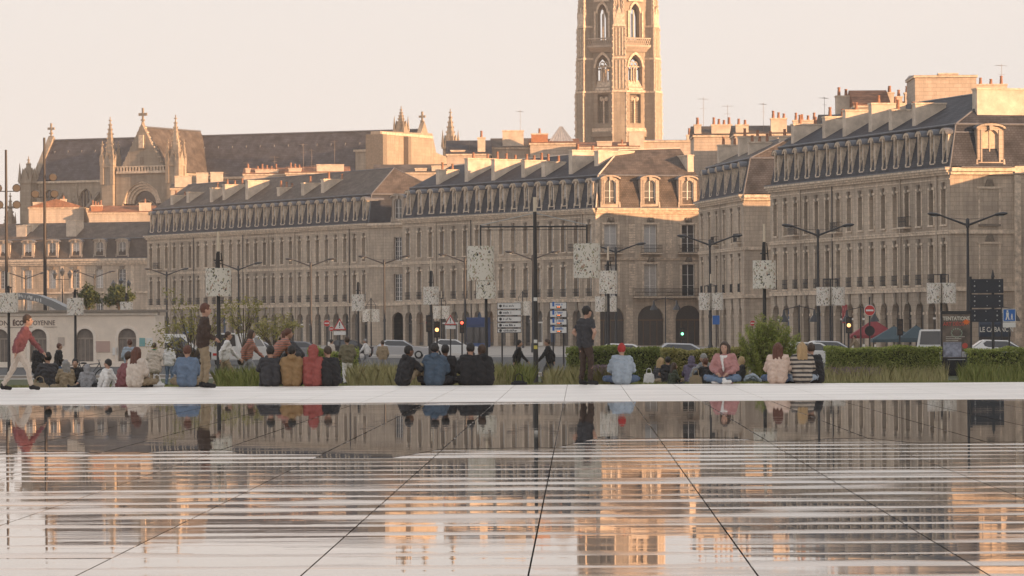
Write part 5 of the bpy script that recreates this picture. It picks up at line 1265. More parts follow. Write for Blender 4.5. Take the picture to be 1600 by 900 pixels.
# ------------------------------------------------------------------ vehicles
def car(px, D, label, paint, kind='car', rz=0.0, name=None):
    g = G(px, D); g.z += .008; t = thing(name or ('parked_car' if kind == 'car' else 'van'), label, 'car' if kind == 'car' else 'van', g, rz, 'vehicles on the quay road')
    Lc, Wc, Hc = (4.3, 1.76, 1.46) if kind == 'car' else (5.0, 1.95, 2.1); l = Lc/2; w = Wc/2
    if kind == 'car':
        low = [(-l,.32),(l,.32),(l,.62),(l-.1,.80),(l-1.0,.92),(-l+.25,.98),(-l,.85)]; roof = [(l-1.15,.9),(l-1.95,1.40),(-l+.95,1.45),(-l+.25,.96)]
    else:
        low = [(-l,.34),(l,.34),(l,.72),(l-.12,.98),(l-.75,1.12),(-l,1.15)]; roof = [(l-.72,1.08),(l-1.45,2.0),(-l+.1,2.08),(-l+.02,1.1)]
    m = MB(); m.prism_y(low[::1], -w, w)
    top = [(x, z) for x, z in roof]; n = 4
    v = [(x, -(w-.03) if z < 1.2 else -(w-.20), z) for x, z in top] + [(x, (w-.03) if z < 1.2 else (w-.20), z) for x, z in top]
    m.add(v, [(0,1,2,3)[::-1], (4,5,6,7), (0,1,5,4)[::-1], (1,2,6,5)[::-1], (2,3,7,6)[::-1]])
    bm = bmesh.new(); me = m.mesh('body', paint); bm.from_mesh(me); bmesh.ops.recalc_face_normals(bm, faces=bm.faces); bmesh.ops.bevel(bm, geom=list(bm.edges), offset=.05, segments=2, affect='EDGES', clamp_overlap=True); bm.to_mesh(me); bm.free()
    body = put('body', me, t)
    cx = sum(p[0] for p in top)/4; cz = sum(p[1] for p in top)/4
    for s in (-1, 1):
        q = []
        for x, z in top:
            zz = cz+(z-cz)*.74; f = (zz-top[0][1])/(1.42-top[0][1]) if kind == 'car' else (zz-1.1)/.95
            q.append((cx+(x-cx)*.86, s*(w-.03-.17*max(0, min(1, f))+.012), zz))
        if kind != 'car': q = [(q[0][0],q[0][1],q[0][2]), (q[1][0],q[1][1],q[1][2]-.1), (l-2.4, q[1][1], q[1][2]-.1), (l-2.4, q[0][1], q[0][2])]
        g_ = MB(); g_.add(q, [(0,1,2,3)] if s > 0 else [(3,2,1,0)]); g_.build('side_window', GLASS, t)
        for e, xx in ((1, l), (-1, -l)):
            h = MB(); h.box(e*l-.04 if e > 0 else -l-.02, e*l+.02 if e > 0 else -l+.04, s*(w-.42) if s > 0 else -w+.12, s*(w-.12) if s > 0 else -w+.42, .62, .78); h.build('headlight' if e > 0 else 'tail_light', WHITE if e > 0 else RED, t)
    for (a, b_) in ((0,1), (3,2)):
        (x0, z0), (x1, z1) = top[a], top[b_]; o = .03 if a == 0 else -.03
        q = [(x0+(x1-x0)*.12+o, -(w-.2), z0+(z1-z0)*.12+.02), (x0+(x1-x0)*.12+o, (w-.2), z0+(z1-z0)*.12+.02), (x0+(x1-x0)*.88+o, (w-.3), z0+(z1-z0)*.88+.02), (x0+(x1-x0)*.88+o, -(w-.3), z0+(z1-z0)*.88+.02)]
        g_ = MB(); g_.add(q, [(0,1,2,3)]); g_.build('windscreen' if a == 0 else 'rear_window', GLASS, t)
    for x in (-l+.8, l-.85):
        for s in (-1, 1):
            wl = MB(); M = Matrix.Translation((x, s*(w-.08), .31)) @ Matrix.Rotation(pi/2, 4, 'X'); wl.lathe([(.2,-.11),(.30,-.11),(.315,-.06),(.315,.06),(.30,.11),(.2,.11)], 16, 0, M); wh = wl.build('wheel', TYRE, t)
            r = MB(); r.lathe([(.19,-.115),(.06,-.118)] if s > 0 else [(.06,.118),(.19,.115)], 12, 0, M); r.lathe([(.19,.116),(.05,.119)], 12, 0, M); r.build('rim', STEEL, wh)
WC = mat('car_white', (.70,.69,.67), .25); GC = mat('car_grey', (.25,.25,.26), .25, metal=.4); DC = mat('car_dark', (.03,.025,.028), .2); BC = mat('car_silver', (.45,.45,.46), .25, metal=.5)
car(1272, 226, 'white car behind the left end of the clipped hedge', WC, 'car', .25); car(1463, 236, 'white van behind the hedge just left of the poster', WC, 'van', 1.42)
car(1302, 246, 'silver car right of the white car, over the hedge', BC, 'car', .1); car(1568, 245, 'white car half hidden under the navy awning', WC, 'car', .05)
car(262, 285, 'white van parked beyond the pavilion corner', WC, 'van', .3); car(283, 275, 'dark car parked beside the pavilion corner', DC, 'car', .2); car(378, 270, 'white van behind the walkers at left', WC, 'van', 1.2)
car(408, 300, 'silver car behind the crouching group at left', BC, 'car', .2); car(475, 300, 'grey car behind the red hooded figure', GC, 'car', .1); car(628, 318, 'pale silver car left of centre beyond the grasses', BC, 'car', 0.)
car(985, 222, 'white car behind the long hedge below the pavilion', WC, 'car', .0); car(1075, 224, 'silver car behind the long hedge, right of the white one', BC, 'car', .0); car(550, 335, 'dark car left of centre under the small drum lamps', DC, 'car', .0)
car(710, 330, 'white car before the blue shopfront', WC, 'car', .0)
# ------------------------------------------------------------------ vegetation
def leafmat(name, c1, c2, rough=.6):
    m = bpy.data.materials.new(name); m.use_nodes = True; N = m.node_tree.nodes; L = m.node_tree.links; b = N['Principled BSDF']; b.inputs['Roughness'].default_value = rough; b.inputs['Specular IOR Level'].default_value = .25
    g = N.new('ShaderNodeNewGeometry'); mx = N.new('ShaderNodeMix'); mx.data_type = 'RGBA'; mx.inputs[6].default_value = (*c1, 1); mx.inputs[7].default_value = (*c2, 1)
    L.new(g.outputs['Random Per Island'], mx.inputs[0]); L.new(mx.outputs[2], b.inputs['Base Color'])
    tr = N.new('ShaderNodeBsdfTranslucent'); L.new(mx.outputs[2], tr.inputs[0]); ms = N.new('ShaderNodeMixShader'); ms.inputs[0].default_value = .3
    L.new(b.outputs[0], ms.inputs[1]); L.new(tr.outputs[0], ms.inputs[2]); L.new(ms.outputs[0], N['Material Output'].inputs[0]); return m
def leaves(pts, size, asp=.55, up=.0, jit=.4):
    n = len(pts); d = rng.normal(size=(n,3)); d[:,2] += up; d /= np.linalg.norm(d, axis=1)[:,None]
    e = rng.normal(size=(n,3)); s = np.cross(d, e); s /= np.linalg.norm(s, axis=1)[:,None]
    l = size*(1+jit*rng.uniform(-1, 1, n))[:,None]; w = l*asp
    v = np.stack([pts-d*l*.5, pts+s*w*.5, pts+d*l*.5, pts-s*w*.5], 1).reshape(-1,3)
    return v, np.arange(4*n).reshape(n,4)
def blades(base, h, lean, w):
    n = len(base); a = rng.uniform(0, 2*pi, n); hh = h*rng.uniform(.55, 1.1, n); dx = np.cos(a)*lean*hh*rng.uniform(.2, 1, n); dy = np.sin(a)*lean*hh*rng.uniform(.2, 1, n)
    t = np.stack([base[:,0]+dx, base[:,1]+dy, base[:,2]+hh], 1); mid = base*.5+t*.5; mid[:,2] += hh*.08; mid[:,0] -= dx*.15
    ww = np.stack([np.cos(a+1.3)*w, np.sin(a+1.3)*w, 0*a], 1)
    v = np.stack([base-ww, base+ww, mid+ww*.8, t, mid-ww*.8], 1).reshape(-1,3); f = np.arange(5*n).reshape(n,5); return v, f
GREEN = leafmat('leaf_green', (.12,.165,.045), (.29,.31,.09)); HEDGE = leafmat('leaf_hedge', (.16,.21,.045), (.40,.42,.12)); OLIVE = leafmat('leaf_olive', (.22,.22,.07), (.42,.36,.14)); DARKG = leafmat('leaf_dark', (.05,.075,.025), (.10,.12,.045))
STRAW = leafmat('grass_straw', (.25,.245,.10), (.48,.41,.22)); LAWNG = leafmat('grass_green', (.15,.185,.05), (.31,.31,.11)); LAV = leafmat('lavender', (.16,.11,.15), (.24,.17,.20)); BARK = mat('bark', (.10,.075,.055), .9, var=.3, scale=6, bump=.5, bscale=20)
def at_ground(px, D): return G(px, D)
def hedge(px0, px1, D, ytop, dep, label, m_=HEDGE, n=16000, wob=.10):
    P0, P1 = G(px0, D), G(px1, D); L = (P1-P0).to_2d().length; H = zpx((px0+px1)/2, ytop, D)-P0.z
    t = thing('hedge', label, 'hedge', P0, YAW, 'clipped hedges in the gardens')
    u = rng.uniform(0, L, n); k = rng.uniform(0, 1, n); y = np.where(k < .55, rng.uniform(-.12, .18, n), np.where(k < .9, rng.uniform(0, dep, n), rng.uniform(dep-.2, dep, n)))
    top = H + wob*(np.sin(u*1.7+px0)*.4+np.sin(u*4.1)*.3+rng.normal(size=n)*.28)
    z = np.where((k >= .55) & (k < .9), top-rng.uniform(0, .14, n), rng.uniform(.02, 1, n)*top)
    v, f = leaves(np.stack([u, y + .06*np.sin(u*3.1+z*4), z], 1), .085, .6)
    put('foliage', npmesh('foliage', v, f, m_), t); c = MB(); c.box(.1, L-.1, .12, dep-.15, 0, H-.16); c.build('light_block_core', mat('hedge_core', (.02,.025,.01), .95, var=.4, scale=6), t)
hedge(1290, 1472, 187, 543, 1.6, 'long clipped hedge left of the poster panel', n=20000)
hedge(1512, 1700, 184, 545, 1.6, 'clipped hedge right of the poster panel', n=16000)
hedge(885, 1035, 172, 543, 1.5, 'darker clipped hedge behind the red-capped sitter', GREEN, n=15000); hedge(1033, 1170, 168, 546, 1.5, 'yellowing clipped hedge behind the picnic group', OLIVE, n=14000)
hedge(480, 560, 175, 548, 1.2, 'low yellow-green hedge behind the red hooded figure', HEDGE, n=7000, wob=.2)
def crown(c, r, n, flat=1.0, hole=.35):
    cl = rng.normal(size=(26,3)); cl /= np.linalg.norm(cl, axis=1)[:,None]; cl *= rng.uniform(.35, .95, 26)[:,None]
    k = rng.integers(0, 26, n); p = cl[k]+rng.normal(size=(n,3))*.17
    return np.array(c)+p*np.array(r)
def tree(px, D, y0, y1, wpx, label, m_, n=2500, size=.12, name='tree', trunk=.07, group=None, sparse=False, flat=False):
    g = G(px, D); t = thing(name, label, 'tree' if name == 'tree' else 'shrub', g, 0, group); s_ = D/F; z1 = zpx(px, y0, D)-g.z; z0 = max(.2, zpx(px, y1, D)-g.z); w = wpx*s_/2
    m = MB(); zc = (z0+z1)/2; m.tube((0,0,0), (.05,0,z0+.1*(z1-z0)), trunk, trunk*.8, 8); tips = []
    for i in range(11 if sparse else 7):
        a = i*2.4+px; rr_ = w*random.uniform(.55, .95); zz = z0+(z1-z0)*(random.uniform(.2, .9) if not flat else random.uniform(.5, .75)); b = (rr_*cos(a), rr_*.8*sin(a), zz); k = (b[0]*.4, b[1]*.4, z0+(zz-z0)*.45)
        m.tube((.03,0,z0*.9), k, trunk*.6, trunk*.4, 6); m.tube(k, b, trunk*.4, trunk*.12, 5); tips += [b, tuple(.5*(p+q) for p, q in zip(k, b))]
        for j in range(2):
            e = (b[0]+random.uniform(-.3,.3)*w, b[1]+random.uniform(-.3,.3)*w, b[2]+random.uniform(-.05,.25)*(z1-z0)); m.tube(k, e, trunk*.25, trunk*.08, 4); tips.append(e)
    m.build('trunk', BARK, t)
    if sparse:
        tp = np.array(tips); p = tp[rng.integers(0, len(tp), n)]+rng.normal(size=(n,3))*np.array([w*.12, w*.12, (z1-z0)*.06])
    else: p = crown((0, 0, zc), (w, w, (z1-z0)/2), n)
    v, f = leaves(p, size); put('crown', npmesh('crown', v, f, m_), t); return t
tree(138, 430, 444, 480, 36, 'round clipped bush left of the old lantern, behind the pavilion', DARKG, 2600, .30, 'tree', .12, 'clipped bushes behind the pavilion'); tree(186, 430, 446, 480, 48, 'wider clipped bush right of the old lantern, behind the pavilion', DARKG, 3200, .30, 'tree', .12, 'clipped bushes behind the pavilion')
tree(300, 150, 468, 560, 120, 'young sparse tree with yellow-green leaves behind the walkers', OLIVE, 1500, .10, 'tree', .05, None, True)
tree(380, 175, 465, 545, 60, 'small leafy young tree right of the large left drum', OLIVE, 700, .11, 'tree', .045, None, True)
tree(428, 200, 492, 548, 72, 'pollarded tree with flat golden crown left of centre', OLIVE, 1500, .11, 'tree', .09, None, True, True)
def feathery():
    D = 152; g = G(1200, D); t = thing('shrub', 'tall feathery shrub wrapped round the large right drum lamp', 'shrub', g, 0); s_ = D/F; m = MB(); P = []
    for i in range(110):
        a = rng.uniform(0, 2*pi); r = rng.uniform(.15, 1.0); h = rng.uniform(1.2, 2.5)*(1.12-.35*r); x, y = r*1.3*cos(a), r*.8*sin(a); st = (x*.2, y*.2, 0); e = (x, y, h)
        m.tube(st, e, .018, .005, 4); k = np.linspace(.12, 1, 60)[:,None]; line = np.array(st)+(np.array(e)-np.array(st))*k; line = np.repeat(line, 3, 0); P.append(line+rng.normal(size=line.shape)*.055)
    m.build('stems', BARK, t); v, f = leaves(np.concatenate(P), .16, .18, .5); put('foliage', npmesh('foliage', v, f, HEDGE), t)
    v, f = leaves(np.concatenate(P[::2])+np.array([0,.1,-.05]), .12, .2, .5); put('foliage', npmesh('foliage', v, f, OLIVE), t)
feathery()
def lavender(px, D, label, w=.7, h=.55):
    g = G(px, D); t = thing('lavender_bush', label, 'plant', g, 0); n = 900; a = rng.uniform(0, 2*pi, n); r = np.sqrt(rng.uniform(0, 1, n))*w*.4; b = np.stack([r*np.cos(a), r*np.sin(a), 0*a], 1)
    v, f = blades(b, h, .7, .006); put('stalks', npmesh('stalks', v, f, STRAW), t); p = np.stack([r*1.5*np.cos(a), r*1.5*np.sin(a), h*rng.uniform(.55, 1.05, n)], 1); v, f = leaves(p, .07, .35, 1.5); put('flowers', npmesh('flowers', v, f, LAV), t)
lavender(948, 108, 'purple flowering bush left of the red-capped sitter'); lavender(1330, 130, 'pinkish flowering clump before the right hedge', 1.6, .5)
def field(name, regs, m_, h, lean, w):
    B = []
    for px0, px1, d0, d1, n in regs:
        D = rng.uniform(d0, d1, n); px = rng.uniform(px0, px1, n); a = D*(px-CX)/F
        x = FWD.x*D+RGT.x*a; y = FWD.y*D+RGT.y*a; z = np.array([gz(q) for q in y]); B.append(np.stack([x, y, z], 1))
    B = np.concatenate(B); cl = .75+.35*np.sin(B[:,0]*2.1+np.sin(B[:,1]*1.3)*2)+.12*np.sin(B[:,0]*7.3)
    v, f = blades(B, h*np.clip(cl, .35, 1.3), lean, w); stuff(put(name, npmesh(name, v, f, m_)))
field('tall_grass', [(545, 625, 100, 122, 6000), (625, 800, 103, 128, 15000), (850, 905, 105, 130, 2500), (1285, 1480, 118, 160, 5000)], STRAW, .62, .55, .005)
field('green_border_plants', [(560, 660, 112, 132, 5000), (765, 830, 104, 125, 3500), (1500, 1640, 105, 140, 5000), (340, 420, 104, 130, 5000)], LAWNG, .58, .6, .009)
field('lawn_grass', [(-60, 1660, 97, 118, 22000), (-60, 1660, 118, 165, 22000)], LAWNG, .13, .8, .007)
field('dry_lawn_grass', [(-60, 1660, 97, 150, 16000)], STRAW, .12, .9, .006)

# ------------------------------------------------------------------ people
SKIN = mat('skin', (.42,.25,.18), .6, var=.08, scale=8)
SKIND = mat('skin_deep', (.16,.085,.055), .6, var=.08, scale=8)
def cloth(name, c): return mat('cloth_'+name, c, .9, var=.16, scale=7, bump=.55, bscale=11)
CL = {k: cloth(k, c) for k, c in dict(black=(.018,.018,.02), charcoal=(.04,.04,.045), brown=(.26,.16,.075), red=(.29,.075,.065), blue=(.06,.09,.13), denim=(.13,.18,.26), pale_denim=(.33,.38,.44), jeans=(.09,.13,.21), maroon=(.21,.075,.08), cream=(.55,.47,.40), white=(.66,.64,.62),
       rose=(.40,.20,.19), peach=(.58,.44,.36), grey=(.24,.24,.25), green=(.05,.06,.04), purple=(.12,.10,.15), camo=(.16,.14,.09), khaki=(.26,.20,.13), darkbrown=(.05,.032,.025), stripe=(.20,.16,.13), emerald=(.03,.16,.09), beanie=(.38,.04,.035), salmon=(.50,.30,.26)).items()}
HAIR = {k: mat('hair_'+k, c, .6, var=.2, scale=20, bump=.5, bscale=40, stretch=(1,1,.2)) for k, c in dict(black=(.012,.010,.009), brown=(.05,.028,.017), auburn=(.10,.035,.02), blond=(.36,.24,.12), grey=(.25,.24,.23)).items()}
JOBS = []
def V(*a): return Vector(a)
def skeleton(pose, lean=.12, tw=0.0, rnd=None):
    J = {}; r = rnd or random
    def torso(p, H=.50, ln=lean):
        J['pel'] = p; d = V(sin(tw)*sin(ln), cos(tw)*sin(ln), cos(ln)); J['chest'] = p+d*H*.62; J['neck'] = p+d*H; J['head'] = J['neck']+V(0,.02,.155)+V(0, sin(ln)*.05, 0)
        rt = V(cos(tw), -sin(tw), 0); J['shR'] = p+d*H*.90+rt*.175; J['shL'] = p+d*H*.90-rt*.175
    if pose in ('cross', 'crossface', 'knees', 'lounge', 'edge'):
        p = V(0,0,.13); torso(p, .52)
        for s, k in ((1,'R'), (-1,'L')):
            J['hip'+k] = p+V(s*.10,.04,-.01)
            if pose in ('cross', 'crossface'): J['kn'+k] = V(s*.36,.30,.14); J['an'+k] = V(-s*.06,.38+.05*s,.07); J['toe'+k] = V(-s*.20,.40+.05*s,.05)
            elif pose == 'knees': J['kn'+k] = V(s*.15,.40,.46); J['an'+k] = V(s*.13,.60,.07); J['toe'+k] = V(s*.14,.78,.04)
            elif pose == 'lounge': J['kn'+k] = V(s*.12,.46,.20+.12*(s > 0)); J['an'+k] = V(s*.13,.88-.12*(s > 0),.08); J['toe'+k] = V(s*.17,.98-.12*(s > 0),.15)
            else: J['kn'+k] = V(s*.13,.42,.12); J['an'+k] = V(s*.12,.50,-.26); J['toe'+k] = V(s*.13,.66,-.30)
            if pose == 'lounge': J['el'+k] = J['sh'+k]+V(s*.08,-.10,-.24); J['wr'+k] = V(s*.28,-.16,.06)
            elif pose == 'knees': J['el'+k] = J['sh'+k]+V(s*.08,.20,-.20); J['wr'+k] = V(s*.06,.46,.36)
            else: J['el'+k] = J['sh'+k]+V(s*.10,.06,-.25); J['wr'+k] = V(s*.12,.27,.24)
    else:
        p = V(0,0,.93); H = .52
        if pose == 'bend': torso(V(0,-.08,.90), H, .75)
        else: torso(p, H, lean if pose == 'walk' else lean*.4)
        for s, k in ((1,'R'), (-1,'L')):
            J['hip'+k] = J['pel']+V(s*.095,0,-.03); st = s*(.24 if pose == 'walk' else .03)
            J['kn'+k] = V(s*.11, st*.7+.05, .50); J['an'+k] = V(s*.11, st*1.2-(.08 if st < 0 and pose == 'walk' else 0), .09); J['toe'+k] = J['an'+k]+V(s*.03,.17,-.05)
            sw = -s*(.18 if pose == 'walk' else 0); J['el'+k] = J['sh'+k]+V(s*.09, sw-.02, -.28)
            if pose == 'stand': J['wr'+k] = J['el'+k]+V(-s*.05,.20,-.10)
            elif pose == 'hips': J['el'+k] = J['sh'+k]+V(s*.20,-.06,-.24); J['wr'+k] = J['pel']+V(s*.17,.06,.06)
            elif pose == 'bend': J['el'+k] = J['sh'+k]+V(s*.04,.10,-.25); J['wr'+k] = J['el'+k]+V(-s*.03,.10,-.20)
            else: J['wr'+k] = J['el'+k]+V(-s*.01, sw*.6+.10, -.22)
    return J
def cap(mb, a, b, ra, rb): 
    mb.tube(a, b, ra, rb, 10); mb.ball(a, ra, 10); mb.ball(b, rb, 10)
def person(label, px, D, pose, rz, top, bot, hair='brown', style='short', skin=SKIN, scale=1.0, lean=.14, tw=0.0, shoes='black', top_extra=None, seatz=None, cat='person', coat=0.0, group='people around the basin'):
    g = G(px, D)
    if seatz is not None: g.z = seatz
    J = skeleton(pose, lean, tw); t = thing('person', label, cat, g, rz+YAW, group); t.scale = (scale,)*3
    hd, nk = J['head'], J['neck']
    b = MB()                                        # body: one skin surface
    b.ball(hd, .105, 14, 0, (.82, .98, 1.14)); b.ball(hd+V(0,.035,-.055), .07, 10, 0, (.9,1,1)); cap(b, nk-V(0,0,.06), nk+V(0,.012,.08), .058, .052)
    b.tube(hd+V(0,.085,.02), hd+V(0,.125,-.022), .012, .02, 6); b.ball(hd+V(0,.118,-.024), .019, 6); b.box(hd.x-.028, hd.x+.028, hd.y+.07, hd.y+.10, hd.z-.068, hd.z-.055)
    for s in (-1, 1): b.ball(hd+V(s*.088,-.005,-.01), .028, 6, 0, (.4,.7,1))
    for o in (-.07, .07): cap(b, J['pel']+V(o,0,0), J['chest']+V(o*1.1,0,0), .10, .105); 
    cap(b, J['shL']*.8+J['chest']*.2, J['shR']*.8+J['chest']*.2, .075, .075); cap(b, J['chest'], nk-V(0,0,.04), .11, .065)
    for k in 'LR':
        cap(b, J['sh'+k], J['el'+k], .052, .043); cap(b, J['el'+k], J['wr'+k], .042, .030)
        cap(b, J['hip'+k], J['kn'+k], .082, .056); cap(b, J['kn'+k], J['an'+k], .056, .038); cap(b, J['an'+k]-V(0,0,.02), J['toe'+k], .04, .033)
        d = (J['wr'+k]-J['el'+k]).normalized(); cap(b, J['wr'+k], J['wr'+k]+d*.075, .03, .034)
    fing = MB()
    for k, s in (('R', 1), ('L', -1)):
        d = (J['wr'+k]-J['el'+k]).normalized(); sd = d.cross(V(0,0,1)); sd = sd.normalized() if sd.length > .1 else V(1,0,0); nrm = sd.cross(d); base = J['wr'+k]+d*.085
        for i in range(4):
            o = base+sd*(.019*(i-1.5)); l = (.034,.040,.037,.028)[i]; m1 = o+d*l-nrm*.006; m2 = m1+d*l*.7-nrm*.014; fing.tube(o, m1, .0095, .009, 6); fing.tube(m1, m2, .009, .0075, 6); fing.ball(m2, .0078, 6)
        th = J['wr'+k]+d*.03+sd*s*.028; t1 = th+d*.03+sd*s*.026; t2 = t1+d*.03+sd*s*.006; fing.tube(th, t1, .0115, .010, 6); fing.tube(t1, t2, .010, .008, 6); fing.ball(t2, .008, 6)
    JOBS.append((t, 'body', b, .017, skin, fing))
    c = MB(); q = .032 if 'hood' in style or top in ('black','cream','peach','rose') else .022                                # jacket or top
    for o in (-.09, .09): cap(c, J['pel']+V(o,-.01,-.01), J['chest']+V(o*1.15,0,0), .112+q, .115+q)
    cap(c, J['shL']*.9+J['chest']*.1, J['shR']*.9+J['chest']*.1, .078+q*.6, .078+q*.6); cap(c, J['chest'], nk-V(0,0,.045), .12+q*.5, .07+q*.4)
    short = style.endswith('tee')
    for k in 'LR':
        e = J['el'+k]
        if short: cap(c, J['sh'+k], J['sh'+k]*.4+e*.6, .066, .064)
        else: cap(c, J['sh'+k], e, .062+q*.7, .052+q*.6); cap(c, e, J['wr'+k]*.95+e*.05, .050+q*.6, .042+q*.3)
    if coat > 0:
        for o in (-.11, 0, .11): cap(c, J['pel']+V(o,0,0), J['pel']+V(o*1.35,.0,-coat), .12+q, .13+q)
    if 'hood' in style: c.ball(nk+V(0,-.07,.015), .10, 10, 0, (1.15,.8,.75))
    if 'hoodup' in style: c.ball(hd+V(0,-.03,.01), .137, 12, 0, (.92,1.0,1.13)); cap(c, hd+V(0,-.06,-.05), nk+V(0,-.04,0), .11, .10)
    if 'scarf' in style: pass
    for tok in style.split():
        if tok.startswith(('scarf_', 'collar_')):
            w_ = MB(); kk = tok.split('_')[1]; rr2 = .085 if tok[0] == 's' else .10
            for i in range(10):
                a0, a1 = 2*pi*i/10, 2*pi*(i+1)/10; cap(w_, nk+V(rr2*cos(a0), rr2*.8*sin(a0)+.0, -.02-.03*sin(a0)), nk+V(rr2*cos(a1), rr2*.8*sin(a1), -.02-.03*sin(a1)), .036, .036)
            if tok[0] == 'c': cap(w_, nk+V(.05,.10,-.05), J['pel']+V(0,.15,.15), .036, .022)
            JOBS.append((t, tok.split('_')[0], w_, .016, CL[kk], None))
    JOBS.append((t, 'top', c, .019, CL[top], None))
    p = MB(); cap(p, J['hipL'], J['hipR'], .10, .10); cap(p, J['pel']+V(-.05,.03,.0), J['pel']+V(.05,.03,.0), .10, .10)
    for k in 'LR': cap(p, J['hip'+k], J['kn'+k], .098, .074); cap(p, J['kn'+k], J['an'+k]*.93+J['kn'+k]*.07, .072, .055)
    JOBS.append((t, 'trousers', p, .019, CL[bot], None))
    for k in 'LR':
        s = MB(); cap(s, J['an'+k]-V(0,0,.025), J['toe'+k], .054, .046); cap(s, J['an'+k]-V(0,0,.03), J['an'+k]+V(0,0,.03), .052, .05); JOBS.append((t, 'shoe', s, .016, CL[shoes], None))
    if 'hoodup' not in style:
        h = MB(); h.ball(hd+V(0,-.018,.028), .112, 14, 0, (.86,.97,1.08)); h.ball(hd+V(0,.03,.085), .065, 10, 0, (1.1,1,.5))
        if 'long' in style:
            for o in (-.06, 0, .06): cap(h, hd+V(o,-.06,.02), nk+V(o*1.5,-.085,-.13), .062, .04)
            for s in (-1, 1): cap(h, hd+V(s*.07,.02,.05), nk+V(s*.085,.02,-.10), .035, .03)
        if 'bun' in style: h.ball(hd+V(0,-.10,.09), .05, 8)
        if 'beanie' in style: JOBS.append((t, 'beanie', h, .015, CL['beanie'], None))
        else: JOBS.append((t, 'hair', h, .015, HAIR[hair], None))
    for s in (-1, 1):
        e = MB(); e.ball(hd+V(s*.033,.088,.012), .0115, 6); e.build('eye', mat('eye_dark', (.02,.015,.012), .2), t)
    return t
FB = pi  # facing the camera
E = 94.6
P = person
P('seated person in tan hooded jacket, back turned, left of the red hood', 456, E, 'cross', .05, 'brown', 'charcoal', 'black', 'short hood', coat=.0)
P('seated person in red hoodie with hood up, back turned', 489, E, 'cross', -.15, 'red', 'charcoal', 'black', 'hoodup')
P('seated person in black jacket leaning left beside the red hood', 517, E, 'cross', .45, 'black', 'charcoal', 'brown', 'short', lean=.30)
P('seated person in dark grey at the left of the tan jacket', 424, E, 'knees', .2, 'charcoal', 'charcoal', 'black', 'short', lean=.22)
P('person bending over in rust striped top behind the tan jacket', 432, 108, 'bend', -1.3, 'salmon', 'charcoal', 'auburn', 'short', lean=.7)
P('standing person with auburn hair stooping over the seated group', 462, 112, 'bend', 1.2, 'charcoal', 'charcoal', 'auburn', 'long')
P('standing person in camouflage jacket and pale trousers behind the black jacket', 543, 146, 'stand', .3, 'camo', 'white', 'brown', 'short')
P('seated person in black jacket turned right, knees drawn up', 630, E, 'knees', -1.0, 'black', 'khaki', 'black', 'short hood', SKIND, lean=.25)
P('seated person in blue quilted jacket, back turned, centre left', 679, E, 'cross', -.1, 'blue', 'charcoal', 'black', 'short hood', scale=1.04)
P('seated person in black partly hidden right of the blue jacket', 697, 95.2, 'cross', .2, 'black', 'black', 'black', 'short', SKIND)
P('seated person in black coat, left of the pair beside the tall pole', 736, E, 'cross', .1, 'black', 'black', 'black', 'short', scale=1.04)
P('seated person in black coat, right of the pair beside the tall pole', 757, E, 'cross', .5, 'black', 'khaki', 'brown', 'short hood', SKIND, lean=.2)
P('standing man in dark T-shirt and brown trousers, hand on hip', 915, 94.3, 'hips', -.9, 'charcoal', 'darkbrown', 'black', 'short tee', scale=1.03)
P('seated person in pale denim shirt and red beanie, back turned', 972, E, 'cross', .05, 'pale_denim', 'jeans', 'brown', 'short beanie', scale=1.0)
P('woman in pink shearling jacket sitting cross-legged facing the camera', 1133, E, 'crossface', FB-.25, 'rose', 'denim', 'brown', 'long collar_white', shoes='white', lean=.05, scale=1.03)
P('seated person in pale peach coat, back turned, right side', 1215, E, 'cross', -.2, 'peach', 'jeans', 'auburn', 'long', coat=.0, lean=.2)
P('seated person in striped sweater and jeans, back turned', 1254, E, 'cross', .1, 'stripe', 'pale_denim', 'blond', 'long')
P('seated person in dark jacket bent forward beside the striped sweater', 1274, 95.0, 'cross', .5, 'black', 'black', 'brown', 'short', lean=.3)
P('figure in faded maroon top and cream trousers walking at the left edge', 29, 91.5, 'walk', -1.5, 'maroon', 'cream', 'brown', 'short', lean=.35, scale=.97)
P('standing person in black coat with bare legs at left', 59, 165, 'stand', -.6, 'black', 'khaki', 'auburn', 'short', coat=.25)
P('standing man in black jacket and blue jeans at left', 91, 165, 'stand', -1.2, 'black', 'jeans', 'auburn', 'short')
P('seated person in dark jacket in front of the standing pair', 76, 100, 'cross', .3, 'charcoal', 'khaki', 'black', 'short')
P('seated person in black facing the camera, low at left', 118, 103, 'crossface', FB, 'black', 'charcoal', 'black', 'short', lean=.1, scale=.85)
P('seated figure in brown with pale blue headscarf at left', 105, 99, 'cross', .5, 'khaki', 'khaki', 'grey', 'long', lean=.2, scale=.8)
P('seated figure in grey hood low beside the black-clad one', 136, 96, 'cross', 0, 'grey', 'khaki', 'grey', 'hoodup', scale=.66)
P('seated person in white and maroon jacket leaning left', 160, 96, 'lounge', 1.2, 'white', 'black', 'black', 'short', lean=-.35, scale=.82)
P('person in dark red jumper crouching with the seated group at left', 190, 98, 'knees', -.9, 'maroon', 'black', 'brown', 'short', lean=.35, scale=1.02)
P('standing person in pale denim jacket, back turned, by pavilion door', 203, 152, 'stand', .1, 'pale_denim', 'jeans', 'auburn', 'short')
P('seated woman in cream shawl with auburn hair at left', 211, E, 'cross', -.7, 'cream', 'khaki', 'auburn', 'long', coat=.0, lean=.1, scale=.98)
P('standing person in pale coat and green scarf, back turned', 241, 165, 'stand', .0, 'cream', 'khaki', 'brown', 'short scarf_emerald', coat=.25)
P('standing person in white hooded top and jeans at left', 264, 165, 'stand', -.6, 'white', 'denim', 'black', 'short hood')
